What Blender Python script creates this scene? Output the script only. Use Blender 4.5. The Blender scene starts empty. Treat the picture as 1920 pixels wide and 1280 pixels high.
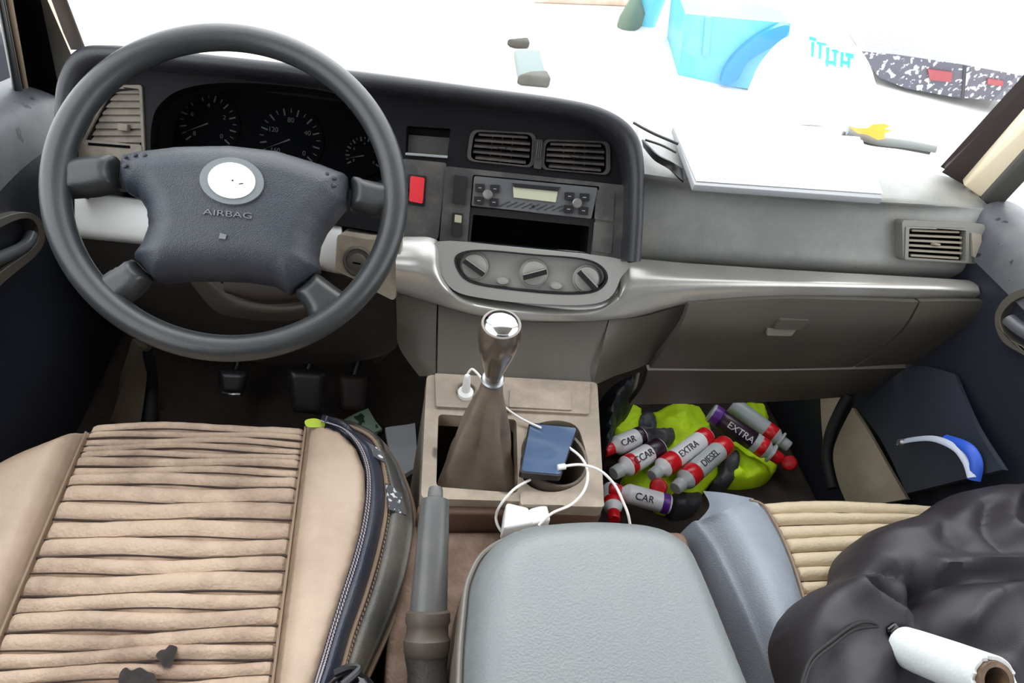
import bpy, bmesh, math, random
from mathutils import Vector, Matrix, noise
from mathutils.geometry import delaunay_2d_cdt, tessellate_polygon
random.seed(7)
SC = bpy.context.scene
COL = SC.collection
PI = math.pi

# ------------------------------------------------------------------ camera
F = 1295.0
CAM = Vector((0.0, 0.0, 1.15))
_Y = Vector((-210, 1215, -1295)).normalized()
_X = Vector((5900, -360, -1295)); _X = (_X - _Y*_X.dot(_Y)).normalized()
_Z = _X.cross(_Y)
M3 = Matrix((_X, _Y, _Z))                       # camera space -> world space
cd = bpy.data.cameras.new('camera'); cam = bpy.data.objects.new('camera', cd); COL.objects.link(cam)
cam.matrix_world = Matrix.Translation(CAM) @ M3.to_4x4()
cd.sensor_width = 36; cd.lens = F/1920*36; cd.clip_start = 0.02; cd.clip_end = 200
SC.camera = cam
# ------------------------------------------------------------------ light
w = bpy.data.worlds.new('sky'); SC.world = w; w.use_nodes = True
bg = w.node_tree.nodes['Background']; bg.inputs[0].default_value = (0.93, 0.97, 1.0, 1); bg.inputs[1].default_value = 3.4
SC.view_settings.view_transform = 'Standard'; SC.view_settings.look = 'None'
SC.view_settings.gamma = 1; SC.view_settings.exposure = 0.0
sd = bpy.data.lights.new('sun', 'SUN'); sd.energy = 1.5; sd.angle = math.radians(50); sd.color = (1, .98, .95)
so = bpy.data.objects.new('sun', sd); COL.objects.link(so)
so.rotation_euler = (math.radians(-42), math.radians(8), 0)       # high overcast glow ahead of the van

# ------------------------------------------------------------------ helpers
def ray(px, py): return (M3 @ Vector((px-960, 640-py, -F))).normalized()
def P(px, py, x=None, y=None, z=None, pl=None):
    """world point seen at a photo position, on a given real plane of the van"""
    r = ray(px, py)
    if x is not None: t = (x-CAM.x)/r.x
    elif y is not None: t = (y-CAM.y)/r.y
    elif z is not None: t = (z-CAM.z)/r.z
    else: t = (pl.o-CAM).dot(pl.n)/r.dot(pl.n)
    return CAM + r*t
class Frame:
    def __init__(s, o, u, n):
        s.o = Vector(o); s.n = Vector(n).normalized(); u = Vector(u); s.u = (u-s.n*u.dot(s.n)).normalized(); s.v = s.n.cross(s.u)
    def w(s, a, b, c=0): return s.o + s.u*a + s.v*b + s.n*c
    def px(s, x, y, off=0):           # 2-D coords on the plane lifted by off
        f2 = Frame(s.o+s.n*off, s.u, s.n); p = P(x, y, pl=f2) - f2.o
        return (p.dot(s.u), p.dot(s.v))
    def poly(s, pts, off=0): return [s.px(x, y, off) for x, y in pts]
def lin(c):
    c /= 255
    return c/12.92 if c <= .04045 else ((c+.055)/1.055)**2.4
MATS = {}
def mat(name, rgb, rough=.6, metal=0, dirt=None, dirt_scale=12, dirt_amt=.5, bump=0, bump_scale=300, spec=.5, emit=0, coat=0, speck=None, stretch=None):
    if name in MATS: return MATS[name]
    m = bpy.data.materials.new(name); m.use_nodes = True; nt = m.node_tree; N = nt.nodes; L = nt.links
    b = N['Principled BSDF']; col = (*[lin(c) for c in rgb], 1)
    b.inputs['Base Color'].default_value = col; b.inputs['Roughness'].default_value = rough
    b.inputs['Metallic'].default_value = metal; b.inputs['Specular IOR Level'].default_value = spec
    if coat: b.inputs['Coat Weight'].default_value = coat; b.inputs['Coat Roughness'].default_value = .08
    if emit: b.inputs['Emission Color'].default_value = col; b.inputs['Emission Strength'].default_value = emit
    tc = N.new('ShaderNodeTexCoord'); vec = tc.outputs['Object']
    if stretch:
        mp = N.new('ShaderNodeMapping'); mp.inputs['Scale'].default_value = stretch; L.new(vec, mp.inputs[0]); vec = mp.outputs[0]
    out = None
    if dirt:
        t = N.new('ShaderNodeTexNoise'); t.inputs['Scale'].default_value = dirt_scale; t.inputs['Detail'].default_value = 6; t.inputs['Roughness'].default_value = .65
        L.new(vec, t.inputs['Vector'])
        r = N.new('ShaderNodeValToRGB'); r.color_ramp.elements[0].position = .42; r.color_ramp.elements[1].position = .42+.4*(1.1-dirt_amt)
        r.color_ramp.elements[0].color = (0, 0, 0, 1); r.color_ramp.elements[1].color = (dirt_amt+.2,)*3+(1,)
        L.new(t.outputs['Fac'], r.inputs[0])
        mx = N.new('ShaderNodeMix'); mx.data_type = 'RGBA'
        L.new(r.outputs[0], mx.inputs[0]); mx.inputs[6].default_value = col; mx.inputs[7].default_value = (*[lin(c) for c in dirt], 1)
        out = mx.outputs[2]
    if speck:
        rgb2, sc, thr = speck
        t = N.new('ShaderNodeTexNoise'); t.inputs['Scale'].default_value = sc; t.inputs['Detail'].default_value = 3; L.new(vec, t.inputs['Vector'])
        r = N.new('ShaderNodeValToRGB'); r.color_ramp.elements[0].position = thr; r.color_ramp.elements[1].position = thr+.03
        L.new(t.outputs['Fac'], r.inputs[0])
        mx = N.new('ShaderNodeMix'); mx.data_type = 'RGBA'; L.new(r.outputs[0], mx.inputs[0])
        if out: L.new(out, mx.inputs[6])
        else: mx.inputs[6].default_value = col
        mx.inputs[7].default_value = (*[lin(c) for c in rgb2], 1); out = mx.outputs[2]
    if out: L.new(out, b.inputs['Base Color'])
    if bump:
        t = N.new('ShaderNodeTexNoise'); t.inputs['Scale'].default_value = bump_scale; t.inputs['Detail'].default_value = 3; L.new(vec, t.inputs['Vector'])
        bp = N.new('ShaderNodeBump'); bp.inputs['Strength'].default_value = bump; bp.inputs['Distance'].default_value = .002
        L.new(t.outputs['Fac'], bp.inputs['Height']); L.new(bp.outputs[0], b.inputs['Normal'])
    MATS[name] = m; return m
def put(name, bm, m, parent=None, smooth=True, angle=40):
    me = bpy.data.meshes.new(name)
    bmesh.ops.recalc_face_normals(bm, faces=bm.faces)
    bm.to_mesh(me); bm.free()
    if smooth:
        for p in me.polygons: p.use_smooth = True
        try: me.set_sharp_from_angle(angle=math.radians(angle))
        except Exception: pass
    for mm in (m if isinstance(m, list) else [m]): me.materials.append(mm)
    o = bpy.data.objects.new(name, me); COL.objects.link(o)
    if parent: o.parent = parent; o.matrix_parent_inverse = pinv(parent)
    return o
def pinv(o):
    return Matrix.Translation(o.location).inverted()       # parts themselves stay at the world origin
def thing(name, label, cat, loc, group=None):
    o = bpy.data.objects.new(name, None); COL.objects.link(o); o.location = loc; o.empty_display_size = .05
    o['label'] = label; o['category'] = cat
    if group: o['group'] = group
    return o
def tag(o, label, cat, group=None):
    o['label'] = label; o['category'] = cat
    if group: o['group'] = group
    return o
def struct(o): o['kind'] = 'structure'; return o
def catmull(pts, n):
    """resample an open polyline of tuples/vectors smoothly, n points"""
    pts = [Vector(p) for p in pts]; out = []; k = len(pts)-1
    for i in range(n):
        t = i/(n-1)*k; j = min(int(t), k-1); s = t-j
        p0 = pts[max(j-1, 0)]; p1 = pts[j]; p2 = pts[j+1]; p3 = pts[min(j+2, k)]
        out.append(.5*((2*p1)+(p2-p0)*s+(2*p0-5*p1+4*p2-p3)*s*s+(3*p1-p0-3*p2+p3)*s**3))
    return out
def closed(pts, per=6):
    pts = [Vector(p) for p in pts]; n = len(pts); out = []
    for j in range(n):
        p0, p1, p2, p3 = pts[j-1], pts[j], pts[(j+1) % n], pts[(j+2) % n]
        for i in range(per):
            s = i/per
            out.append(.5*((2*p1)+(p2-p0)*s+(2*p0-5*p1+4*p2-p3)*s*s+(3*p1-p0-3*p2+p3)*s**3))
    return out
def rounded(pts, r, seg=5):
    """round the corners of a 2-D polygon"""
    pts = [Vector((p[0], p[1])) for p in pts]; n = len(pts); out = []
    for i in range(n):
        a, b, c = pts[i-1], pts[i], pts[(i+1) % n]
        d1 = a-b; d2 = c-b; rr = min(r, d1.length*.48, d2.length*.48)
        p = b+d1.normalized()*rr; q = b+d2.normalized()*rr
        for k in range(seg+1):
            t = k/seg; out.append(p*(1-t)**2+b*2*t*(1-t)+q*t*t)
    return [(v.x, v.y) for v in out]
def grid_bm(rows, bm=None):
    bm = bm or bmesh.new(); V = [[bm.verts.new(p) for p in r] for r in rows]
    for i in range(len(V)-1):
        for j in range(len(V[0])-1):
            bm.faces.new((V[i][j], V[i][j+1], V[i+1][j+1], V[i+1][j]))
    return bm
def sheet(name, rows, m, parent=None, th=.006, nu=40, nv=16, direction=None, sm=True):
    """smooth curved shell through rows of points, with real thickness"""
    if sm:
        R = [catmull(r, nu) for r in rows]
        C = [catmull([R[i][j] for i in range(len(R))], nv) for j in range(nu)]
        R = [[C[j][i] for j in range(nu)] for i in range(nv)]
    else: R = rows
    bm = grid_bm(R)
    bmesh.ops.recalc_face_normals(bm, faces=bm.faces)
    # thickness: extruded along a fixed direction or away from the camera side
    bm.normal_update()
    d = Vector(direction) if direction else None
    avg = sum((f.normal*f.calc_area() for f in bm.faces), Vector())
    cen = sum((v.co for v in bm.verts), Vector())/len(bm.verts)
    if avg.dot(CAM-cen) < 0: bmesh.ops.reverse_faces(bm, faces=bm.faces); bm.normal_update()
    top = list(bm.verts); back = {v: bm.verts.new(v.co + (d if d else -v.normal*th)) for v in top}
    fs = list(bm.faces); bd = [e for e in bm.edges if e.is_boundary]
    for f in fs: bm.faces.new([back[v] for v in reversed(f.verts)])
    for e in bd:
        a, b = e.verts; bm.faces.new((a, b, back[b], back[a]))
    return put(name, bm, m, parent)
def plate(name, outer, holes, fr, c0, c1, m, parent=None, bev=0, smooth=False, bm=None):
    """flat plate with holes on a frame, between heights c0 and c1; outer/holes are 2-D lists"""
    own = bm is None; bm = bm or bmesh.new()
    loops = [list(outer)]+[list(h) for h in holes]
    flat = [p for l in loops for p in l]
    tris = tessellate_polygon([[Vector((p[0], p[1], 0)) for p in l] for l in loops])
    A = [bm.verts.new(fr.w(p[0], p[1], c1)) for p in flat]; B = [bm.verts.new(fr.w(p[0], p[1], c0)) for p in flat]
    for t in tris:
        try: bm.faces.new([A[i] for i in t]); bm.faces.new([B[i] for i in reversed(t)])
        except ValueError: pass
    k = 0
    for l in loops:
        n = len(l)
        for i in range(n):
            a, b = k+i, k+(i+1) % n
            try: bm.faces.new((A[a], A[b], B[b], B[a]))
            except ValueError: pass
        k += n
    if not own: return bm
    if bev:
        bmesh.ops.dissolve_limit(bm, angle_limit=.01, verts=bm.verts, edges=bm.edges)
    o = put(name, bm, m, parent, smooth=True, angle=35)
    if bev:
        md = o.modifiers.new('bevel', 'BEVEL'); md.width = bev; md.segments = 3; md.limit_method = 'ANGLE'; md.angle_limit = math.radians(35)
    return o
def seg_d(p, a, b):
    ab = b-a; t = max(0, min(1, (p-a).dot(ab)/max(ab.length_squared, 1e-12))); return (p-a-ab*t).length
def pillow(name, poly, fr, hf, m, parent=None, step=.008, base=0.0, bottom=True):
    """solid with the outline poly on a frame; the top height is hf(u, v, distance to the edge)"""
    bpts = []
    n = len(poly)
    for i in range(n):
        a = Vector(poly[i][:2]); b = Vector(poly[(i+1) % n][:2]); k = max(1, int((b-a).length/step))
        for j in range(k): bpts.append(a.lerp(b, j/k))
    xs = [p.x for p in bpts]; ys = [p.y for p in bpts]
    def inside(p):
        c = False; j = len(bpts)-1
        for i in range(len(bpts)):
            a, b = bpts[i], bpts[j]
            if (a.y > p.y) != (b.y > p.y) and p.x < (b.x-a.x)*(p.y-a.y)/(b.y-a.y)+a.x: c = not c
            j = i
        return c
    segs = [(bpts[i], bpts[(i+1) % len(bpts)]) for i in range(len(bpts))]
    def dist(p): return min((p-a).length for a, b in segs)
    def dist2(p): 
        i = min(range(len(segs)), key=lambda i: (p-segs[i][0]).length_squared)
        return min(seg_d(p, *segs[i]), seg_d(p, *segs[i-1]))
    inn = []; D = []
    y = min(ys)+step*.5; row = 0
    while y < max(ys):
        x = min(xs)+step*(.25 if row % 2 else .75)
        while x < max(xs):
            p = Vector((x, y))
            if inside(p):
                d = dist2(p)
                if d > step*.45: inn.append(p); D.append(d)
            x += step
        y += step*.87; row += 1
    # extra ring close to the edge
    vs = bpts+inn; nb = len(bpts)
    vo, eo, fo, ov, oe, of = delaunay_2d_cdt(vs, [(i, (i+1) % nb) for i in range(nb)], [], 1, 1e-7)
    orig = [o[0] if o else None for o in ov]
    bm = bmesh.new(); V = []
    for q, oi in zip(vo, orig):
        d = 0 if oi is None or oi < nb else D[oi-nb]
        V.append(bm.verts.new(fr.w(q.x, q.y, hf(q.x, q.y, d))))
    for f in fo:
        try: bm.faces.new([V[i] for i in f])
        except ValueError: pass
    if bottom:
        bd = [e for e in bm.edges if e.is_boundary]; low = {}
        for e in bd:
            for v in e.verts:
                if v not in low:
                    p = v.co-fr.o; low[v] = bm.verts.new(fr.w(p.dot(fr.u), p.dot(fr.v), base))
        for e in bd:
            a, b = e.verts
            try: bm.faces.new((a, b, low[b], low[a]))
            except ValueError: pass
        es = [e for e in bm.edges if e.is_boundary]
        try: bmesh.ops.holes_fill(bm, edges=es, sides=0)
        except Exception: pass
    return put(name, bm, m, parent, angle=60)
def tube_bm(pts, r, n=10, bm=None, res=None, caps=True, flat=1.0):
    bm = bm or bmesh.new(); pts = catmull(pts, res) if res else [Vector(p) for p in pts]
    m = len(pts); rs = r if callable(r) else (lambda t: r)
    T0 = (pts[1]-pts[0]).normalized(); N = T0.orthogonal().normalized(); rings = []
    for i, p in enumerate(pts):
        T = (pts[min(i+1, m-1)]-pts[max(i-1, 0)]).normalized(); N = (N-T*N.dot(T)).normalized(); B = T.cross(N)
        rr = rs(i/(m-1)); rings.append([bm.verts.new(p+(N*math.cos(a)+B*flat*math.sin(a))*rr) for a in [2*PI*k/n for k in range(n)]])
    for i in range(m-1):
        for k in range(n): bm.faces.new((rings[i][k], rings[i][(k+1) % n], rings[i+1][(k+1) % n], rings[i+1][k]))
    if caps: bm.faces.new(rings[0][::-1]); bm.faces.new(rings[-1])
    return bm
def tube(name, pts, r, m, parent=None, n=10, res=None, flat=1.0): return put(name, tube_bm(pts, r, n, None, res, True, flat), m, parent)
def lathe_bm(a, b, prof, n=28, bm=None, sx=1.0, side=None):
    """profile [(t along a->b in metres, radius)] spun about the axis"""
    bm = bm or bmesh.new(); a = Vector(a); ax = (Vector(b)-a).normalized()
    N = (Vector(side)-ax*Vector(side).dot(ax)).normalized() if side else ax.orthogonal().normalized(); B = ax.cross(N); rings = []
    for t, r in prof:
        rings.append([bm.verts.new(a+ax*t+(N*math.cos(q)*sx+B*math.sin(q))*max(r, 1e-5)) for q in [2*PI*k/n for k in range(n)]])
    for i in range(len(prof)-1):
        for k in range(n): bm.faces.new((rings[i][k], rings[i][(k+1) % n], rings[i+1][(k+1) % n], rings[i+1][k]))
    bm.faces.new(rings[0][::-1]); bm.faces.new(rings[-1])
    return bm
def lathe(name, a, b, prof, m, parent=None, n=28, sx=1.0, side=None): return put(name, lathe_bm(a, b, prof, n, None, sx, side), m, parent, angle=35)
def hexa(name, c8, m, parent=None, bev=.004, seg=3):
    bm = bmesh.new(); V = [bm.verts.new(p) for p in c8]
    for f in ((0, 1, 2, 3), (7, 6, 5, 4), (0, 4, 5, 1), (1, 5, 6, 2), (2, 6, 7, 3), (3, 7, 4, 0)): bm.faces.new([V[i] for i in f])
    bmesh.ops.recalc_face_normals(bm, faces=bm.faces)
    if bev: bmesh.ops.bevel(bm, geom=list(bm.edges), offset=bev, segments=seg, affect='EDGES', profile=.5)
    return put(name, bm, m, parent, angle=50)
def box(name, lo, hi, m, parent=None, bev=.004):
    (a, b, c), (d, e, f) = lo, hi
    return hexa(name, [(a, b, c), (d, b, c), (d, e, c), (a, e, c), (a, b, f), (d, b, f), (d, e, f), (a, e, f)], m, parent, bev)
def text(name, s, fr, u, v, off, size, m, parent=None, ext=.0006, rot=0, squash=1.0):
    cu = bpy.data.curves.new(name, 'FONT'); cu.body = s; cu.size = size; cu.extrude = ext; cu.align_x = 'CENTER'; cu.align_y = 'CENTER'
    t = bpy.data.objects.new(name, cu); COL.objects.link(t)
    bpy.context.view_layer.update()
    me = bpy.data.meshes.new_from_object(t); bpy.data.objects.remove(t)
    me.materials.clear(); me.materials.append(m)
    c, q = math.cos(rot), math.sin(rot)
    for vt in me.vertices:
        x, y, z = vt.co.x*squash, vt.co.y, vt.co.z; vt.co = fr.w(u+x*c-y*q, v+x*q+y*c, off+z)
    o = bpy.data.objects.new(name, me); COL.objects.link(o)
    if parent: o.parent = parent; o.matrix_parent_inverse = pinv(parent)
    return o
def sm01(x): x = max(0, min(1, x)); return x*x*(3-2*x)
HZ = Frame((0, 0, 0), (1, 0, 0), (0, 0, 1))
def hz(pts, z): return [(P(a, b, z=z).x, P(a, b, z=z).y) for a, b in pts]
def at(pl, a, b, off=0):
    u, v = pl.px(a, b, off); return pl.w(u, v, off)

# ------------------------------------------------------------------ materials
DASH = mat('dark_dash_plastic', (22, 21, 25), .6, bump=.25, bump_scale=900, spec=.15)
HOOD = mat('grey_soft_dash_plastic', (40, 41, 47), .34, dirt=(78, 77, 76), dirt_scale=5, dirt_amt=.2, bump=.3, bump_scale=800)
PAD = mat('dusty_grey_dash_pad', (128, 131, 129), .38, dirt=(172, 168, 160), dirt_scale=4, dirt_amt=.5, bump=.3, bump_scale=700, speck=((45, 45, 45), 26, .7))
SILVER = mat('silver_painted_plastic', (192, 190, 186), .27, metal=.55, dirt=(150, 138, 124), dirt_scale=7, dirt_amt=.25)
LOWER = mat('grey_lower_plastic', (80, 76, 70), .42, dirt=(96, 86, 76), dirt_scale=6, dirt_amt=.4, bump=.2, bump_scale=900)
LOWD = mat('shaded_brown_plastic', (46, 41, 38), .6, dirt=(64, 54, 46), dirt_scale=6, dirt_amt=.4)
STK = mat('dusty_stack_plastic', (58, 58, 59), .45, dirt=(112, 108, 100), dirt_scale=14, dirt_amt=.45, bump=.2)
CLIM = mat('climate_panel_plastic', (150, 149, 146), .45, dirt=(152, 146, 136), dirt_scale=15, dirt_amt=.4)
CONS = mat('dusty_console_plastic', (142, 130, 116), .55, dirt=(176, 160, 142), dirt_scale=16, dirt_amt=.5, bump=.2, speck=((84, 70, 58), 11, .66))
BLACK = mat('black_plastic', (22, 22, 25), .4)
VOID = mat('black_cavity', (6, 7, 9), .9, spec=.05)
GLOSS = mat('black_gloss', (14, 15, 19), .12)
RUB = mat('black_rubber', (26, 25, 27), .7)
WHEEL = mat('worn_steering_plastic', (46, 49, 51), .32, bump=.2, bump_scale=1000, coat=.15, dirt=(70, 68, 66), dirt_scale=12, dirt_amt=.25)
HUBM = mat('grained_airbag_cover', (48, 52, 61), .32, bump=.5, bump_scale=700, dirt=(84, 86, 90), dirt_scale=7, dirt_amt=.2)
CHROME = mat('chrome', (225, 225, 228), .12, metal=1)
GREYM = mat('grey_metal', (150, 150, 150), .35, metal=.8)
WHITE = mat('white_plastic', (238, 238, 236), .35)
PAPER = mat('white_paper', (238, 240, 240), .7)
EDGE = mat('grey_card_edge', (150, 152, 155), .6)
BEIGE = mat('beige_seat_leatherette', (180, 158, 138), .45, dirt=(142, 118, 98), dirt_scale=5, dirt_amt=.4, bump=.25, bump_scale=500)
PLEAT = mat('pleated_beige_fabric', (186, 163, 142), .8, dirt=(118, 94, 80), dirt_scale=9, dirt_amt=.5, bump=.8, bump_scale=260, speck=((66, 50, 42), 17, .735))
PLEAT2 = mat('clean_pleated_beige_fabric', (196, 178, 150), .7, bump=.5, bump_scale=300)
NAVY = mat('navy_leatherette', (44, 48, 62), .28, bump=.35, bump_scale=420, dirt=(90, 86, 82), dirt_scale=9, dirt_amt=.2)
SEATGREY = mat('worn_dark_grey_leatherette', (70, 70, 68), .42, bump=.3, bump_scale=420, dirt=(130, 116, 100), dirt_scale=10, dirt_amt=.35)
PIPE = mat('tan_piping', (134, 112, 92), .6)
THREAD = mat('pale_thread', (168, 160, 165), .7)
ARM = mat('grey_armrest_leather', (120, 125, 127), .36, bump=.35, bump_scale=380, dirt=(132, 134, 132), dirt_scale=5, dirt_amt=.3)
BOL = mat('blue_grey_leather', (140, 147, 157), .38, bump=.4, bump_scale=420, dirt=(112, 118, 128), dirt_scale=9, dirt_amt=.3)
CARPET = mat('brown_carpet', (128, 106, 92), .95, dirt=(96, 76, 62), dirt_scale=22, dirt_amt=.6, bump=1, bump_scale=240)
FLOORM = mat('dark_brown_floor_mat', (58, 47, 41), .9, dirt=(36, 30, 28), dirt_scale=9, dirt_amt=.6, bump=1, bump_scale=200)
DOOR = mat('navy_door_plastic', (34, 37, 47), .45, bump=.3, bump_scale=600, dirt=(46, 48, 58), dirt_scale=6, dirt_amt=.3)
LEDGE = mat('dusty_wet_door_ledge', (74, 77, 83), .5, dirt=(108, 106, 104), dirt_scale=9, dirt_amt=.5, speck=((28, 30, 38), 46, .66))
CREAM = mat('cream_body_paint', (246, 230, 200), .4)
BROWNSEAL = mat('dark_brown_trim', (58, 46, 42), .6)
SEAL = mat('grey_rubber_seal', (78, 76, 72), .6)
JACK = mat('black_nylon_jacket', (42, 38, 43), .55, bump=.2, bump_scale=700, spec=.5)
LIME = mat('hi_vis_lime_fabric', (205, 242, 22), .7, bump=.4, bump_scale=200)
REFL = mat('dark_reflective_band', (62, 62, 68), .5)
RED = mat('red_plastic', (205, 22, 34), .3)
REDSW = mat('red_switch_plastic', (220, 48, 58), .35)
BOTW = mat('white_bottle_label', (226, 226, 230), .3)
BOTG = mat('pale_grey_bottle', (178, 184, 186), .3)
PURP = mat('purple_label', (92, 34, 140), .35)
DARKL = mat('dark_plum_label', (44, 22, 40), .35)
INK = mat('dark_ink', (40, 34, 52), .5)
BOOT = mat('brown_grey_gear_boot', (98, 86, 76), .5, dirt=(134, 118, 102), dirt_scale=14, dirt_amt=.45, bump=.3)
KNOB = mat('smoky_knob', (84, 74, 66), .22, coat=.5, dirt=(112, 98, 86), dirt_scale=30, dirt_amt=.4)
PALE = mat('pale_ink', (150, 152, 155), .5)
GROUND = mat('pale_wet_concrete', (214, 212, 206), .7, dirt=(178, 166, 152), dirt_scale=.9, dirt_amt=.15)

# ------------------------------------------------------------------ setting: cab shell
FL = 0.0
XL, XR = -.50, 1.0
def frame_of(pts_o, n, u=(1, 0, 0)): return Frame(pts_o, u, n)
bm = bmesh.new()
plate('f', [(-.56, -.55), (1.30, -.55), (1.30, 1.34), (-.56, 1.34)], [], HZ, -.03, 0, FLOORM, bm=bm)
struct(put('floor', bm, FLOORM, smooth=False))
# bulkhead in front of the feet, leaning forward under the dash
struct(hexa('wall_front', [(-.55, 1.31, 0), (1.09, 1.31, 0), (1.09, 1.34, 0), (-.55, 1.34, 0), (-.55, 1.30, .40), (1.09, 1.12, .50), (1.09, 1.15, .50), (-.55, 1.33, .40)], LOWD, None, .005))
struct(box('rear_light_block', (-.56, -.58, 0), (1.10, -.55, 1.42), LOWD, None, .005))  # unseen closure added behind the seats to block sky light from the rear
# unseen roof over the seats, added to shape the light from the windscreen
TL, TR = Vector((-.40, .62, 1.42)), Vector((.87, .62, 1.42))
struct(hexa('ceiling', [(-.44, -.5, 1.42), (.91, -.5, 1.42), (.91, .64, 1.42), (-.44, .64, 1.42), (-.44, -.5, 1.45), (.91, -.5, 1.45), (.91, .64, 1.45), (-.44, .64, 1.45)], mat('headliner', (130, 124, 116), .9), None, .008))

# windscreen pillars: base points read off the photo
LB = P(155, 92, y=1.28); LT = P(98, -6, y=1.195)
RB = P(1782, 326, y=.99); RT = P(1925, 172, y=.915)
def ext(a, b, z):
    t = (z-a.z)/(b.z-a.z); return a+(b-a)*t
def pillar(name, pa, pb, m, th=(0, .03, 0)):
    """strip between two sloping edges, each given by two points, thickened"""
    a0, a1 = pa; b0, b1 = pb; t = Vector(((-1 if a0.x < .2 else 1)*.012, .022, 0))
    return struct(hexa(name, [a0, b0, b0+t, a0+t, a1, b1, b1+t, a1+t], m, None, .004))
GL = mat('windscreen_glass', (255, 255, 255), .02)
nt = GL.node_tree; N = nt.nodes; N.clear()
tr = N.new('ShaderNodeBsdfTransparent'); gl = N.new('ShaderNodeBsdfGlossy'); gl.inputs['Roughness'].default_value = .02; gl.inputs[0].default_value = (.9, .95, 1, 1)
mx = N.new('ShaderNodeMixShader'); ou = N.new('ShaderNodeOutputMaterial')
mx.inputs[0].default_value = .03; nt.links.new(tr.outputs[0], mx.inputs[1]); nt.links.new(gl.outputs[0], mx.inputs[2]); nt.links.new(mx.outputs[0], ou.inputs[0])
lt2 = ext(LB, LT, 1.42); rt2 = ext(RB, RT, 1.42)
lb2 = ext(LB, LT, .50); rb2 = ext(RB, RT, .60)
off = Vector((0, .02, .01))
wb = hexa('window_1', [lb2+off, rb2+off, rb2+off*1.25, lb2+off*1.25, lt2+off, rt2+off, rt2+off*1.25, lt2+off*1.25], GL, None, 0)
struct(wb)

def LP(px, py, x): return P(px, py, x=x)
# left pillar strips, from the glass side outwards
zt = 1.42
def strip_l(name, bot, top, m, th):
    a0 = bot[0]; b0 = bot[1]; a1 = ext(bot[0], top[0], zt); b1 = ext(bot[1], top[1], zt)
    return pillar(name, (a0, a1), (b0, b1), m, th)
strip_l('trim_1', (P(128, 95, y=1.275), P(163, 95, y=1.275)), (P(88, 0, y=1.195), P(127, 0, y=1.195)), BROWNSEAL, (0, .03, 0))
strip_l('trim_2', (P(108, 180, y=1.20), P(138, 104, y=1.24)), (P(46, 0, y=1.09), P(92, 0, y=1.15)), CREAM, (-.03, .03, 0))
strip_l('trim_3', (P(62, 215, y=1.15), P(112, 200, y=1.16)), (P(24, 0, y=1.05), P(48, 0, y=1.06)), BLACK, (-.03, .03, 0))
strip_l('trim_14', (P(52, 215, y=1.13), P(63, 215, y=1.14)), (P(10, 0, y=1.03), P(25, 0, y=1.04)), mat('tan_edge', (140, 120, 96), .6), 0)
strip_l('trim_15', (P(38, 230, y=1.11), P(53, 220, y=1.12)), (P(-6, 0, y=1.01), P(11, 0, y=1.02)), BLACK, 0)
# right pillar strips
strip_l('trim_4', (P(1772, 322, y=.985), P(1812, 345, y=.97)), (P(1922, 170, y=.912), P(1926, 214, y=.90)), BROWNSEAL, (0, .03, 0))
strip_l('trim_5', (P(1806, 348, y=.955), P(1848, 378, y=.93)), (P(1930, 206, y=.885), P(1935, 290, y=.86)), CREAM, (.03, .02, 0))
strip_l('trim_6', (P(1838, 378, y=.925), P(1874, 392, y=.905)), (P(1932, 272, y=.853), P(1940, 322, y=.84)), SEAL, (.03, .02, 0))

# doors
def door(name, side, x, ys, ledge, m):
    """inner door panel as a rounded shell with a dusty ledge along its top"""
    s = side
    rows = []
    prof = [(.075, 0), (.03, .008), (.004, -.01), (-.012, -.05), (-.006, -.14), (.0, -.30), (-.004, -.42), (.03, -.70)]
    for dx, dz in prof:
        rows.append([Vector((x+s*dx, y, ledge(y)+dz)) for y in ys])
    o = sheet(name, rows, m, None, .02, 40, 44)
    return struct(o)
yl = [-.45, 0, .4, .7, .95, 1.16, 1.27]
dl = door('door_1', -1, XL, yl, lambda y: .625-.06*max(0, y-.9)/.3, DOOR)
yr = [-.45, 0, .35, .6, .8, .96]
dr = door('door_2', 1, XR+.005, yr, lambda y: .70, DOOR)
def ledge_part(parent, s, x, ys, zf, w0, w1):
    rows = [[Vector((x+s*dx, y, zf(y)+dz)) for y in ys] for dx, dz in ((.07, .008), (.03, .015), (.0, -.002), (-.012, -.028), (-.018, -.065))]
    return sheet('door_ledge', rows, LEDGE, parent, .006, 40, 16)
ledge_part(dl, -1, XL, [0, .4, .7, .95, 1.16, 1.235], lambda y: .632-.06*max(0, y-.9)/.3, 0, 0)
ledge_part(dr, 1, XR+.003, [0, .35, .6, .8, .90], lambda y: .706, 0, 0)
# window glass and dark frames of the doors
struct(hexa('window_2', [(-.56, .0, .62), (-.56, 1.12, .60), (-.565, 1.12, .60), (-.565, 0, .62), (-.46, 0, 1.40), (-.46, .62, 1.40), (-.465, .62, 1.40), (-.465, 0, 1.40)], GL, None, 0))
struct(hexa('window_3', [(1.07, .0, .70), (1.07, .86, .70), (1.075, .86, .70), (1.075, 0, .70), (.94, 0, 1.40), (.94, .58, 1.40), (.945, .58, 1.40), (.945, 0, 1.40)], GL, None, 0))
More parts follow.
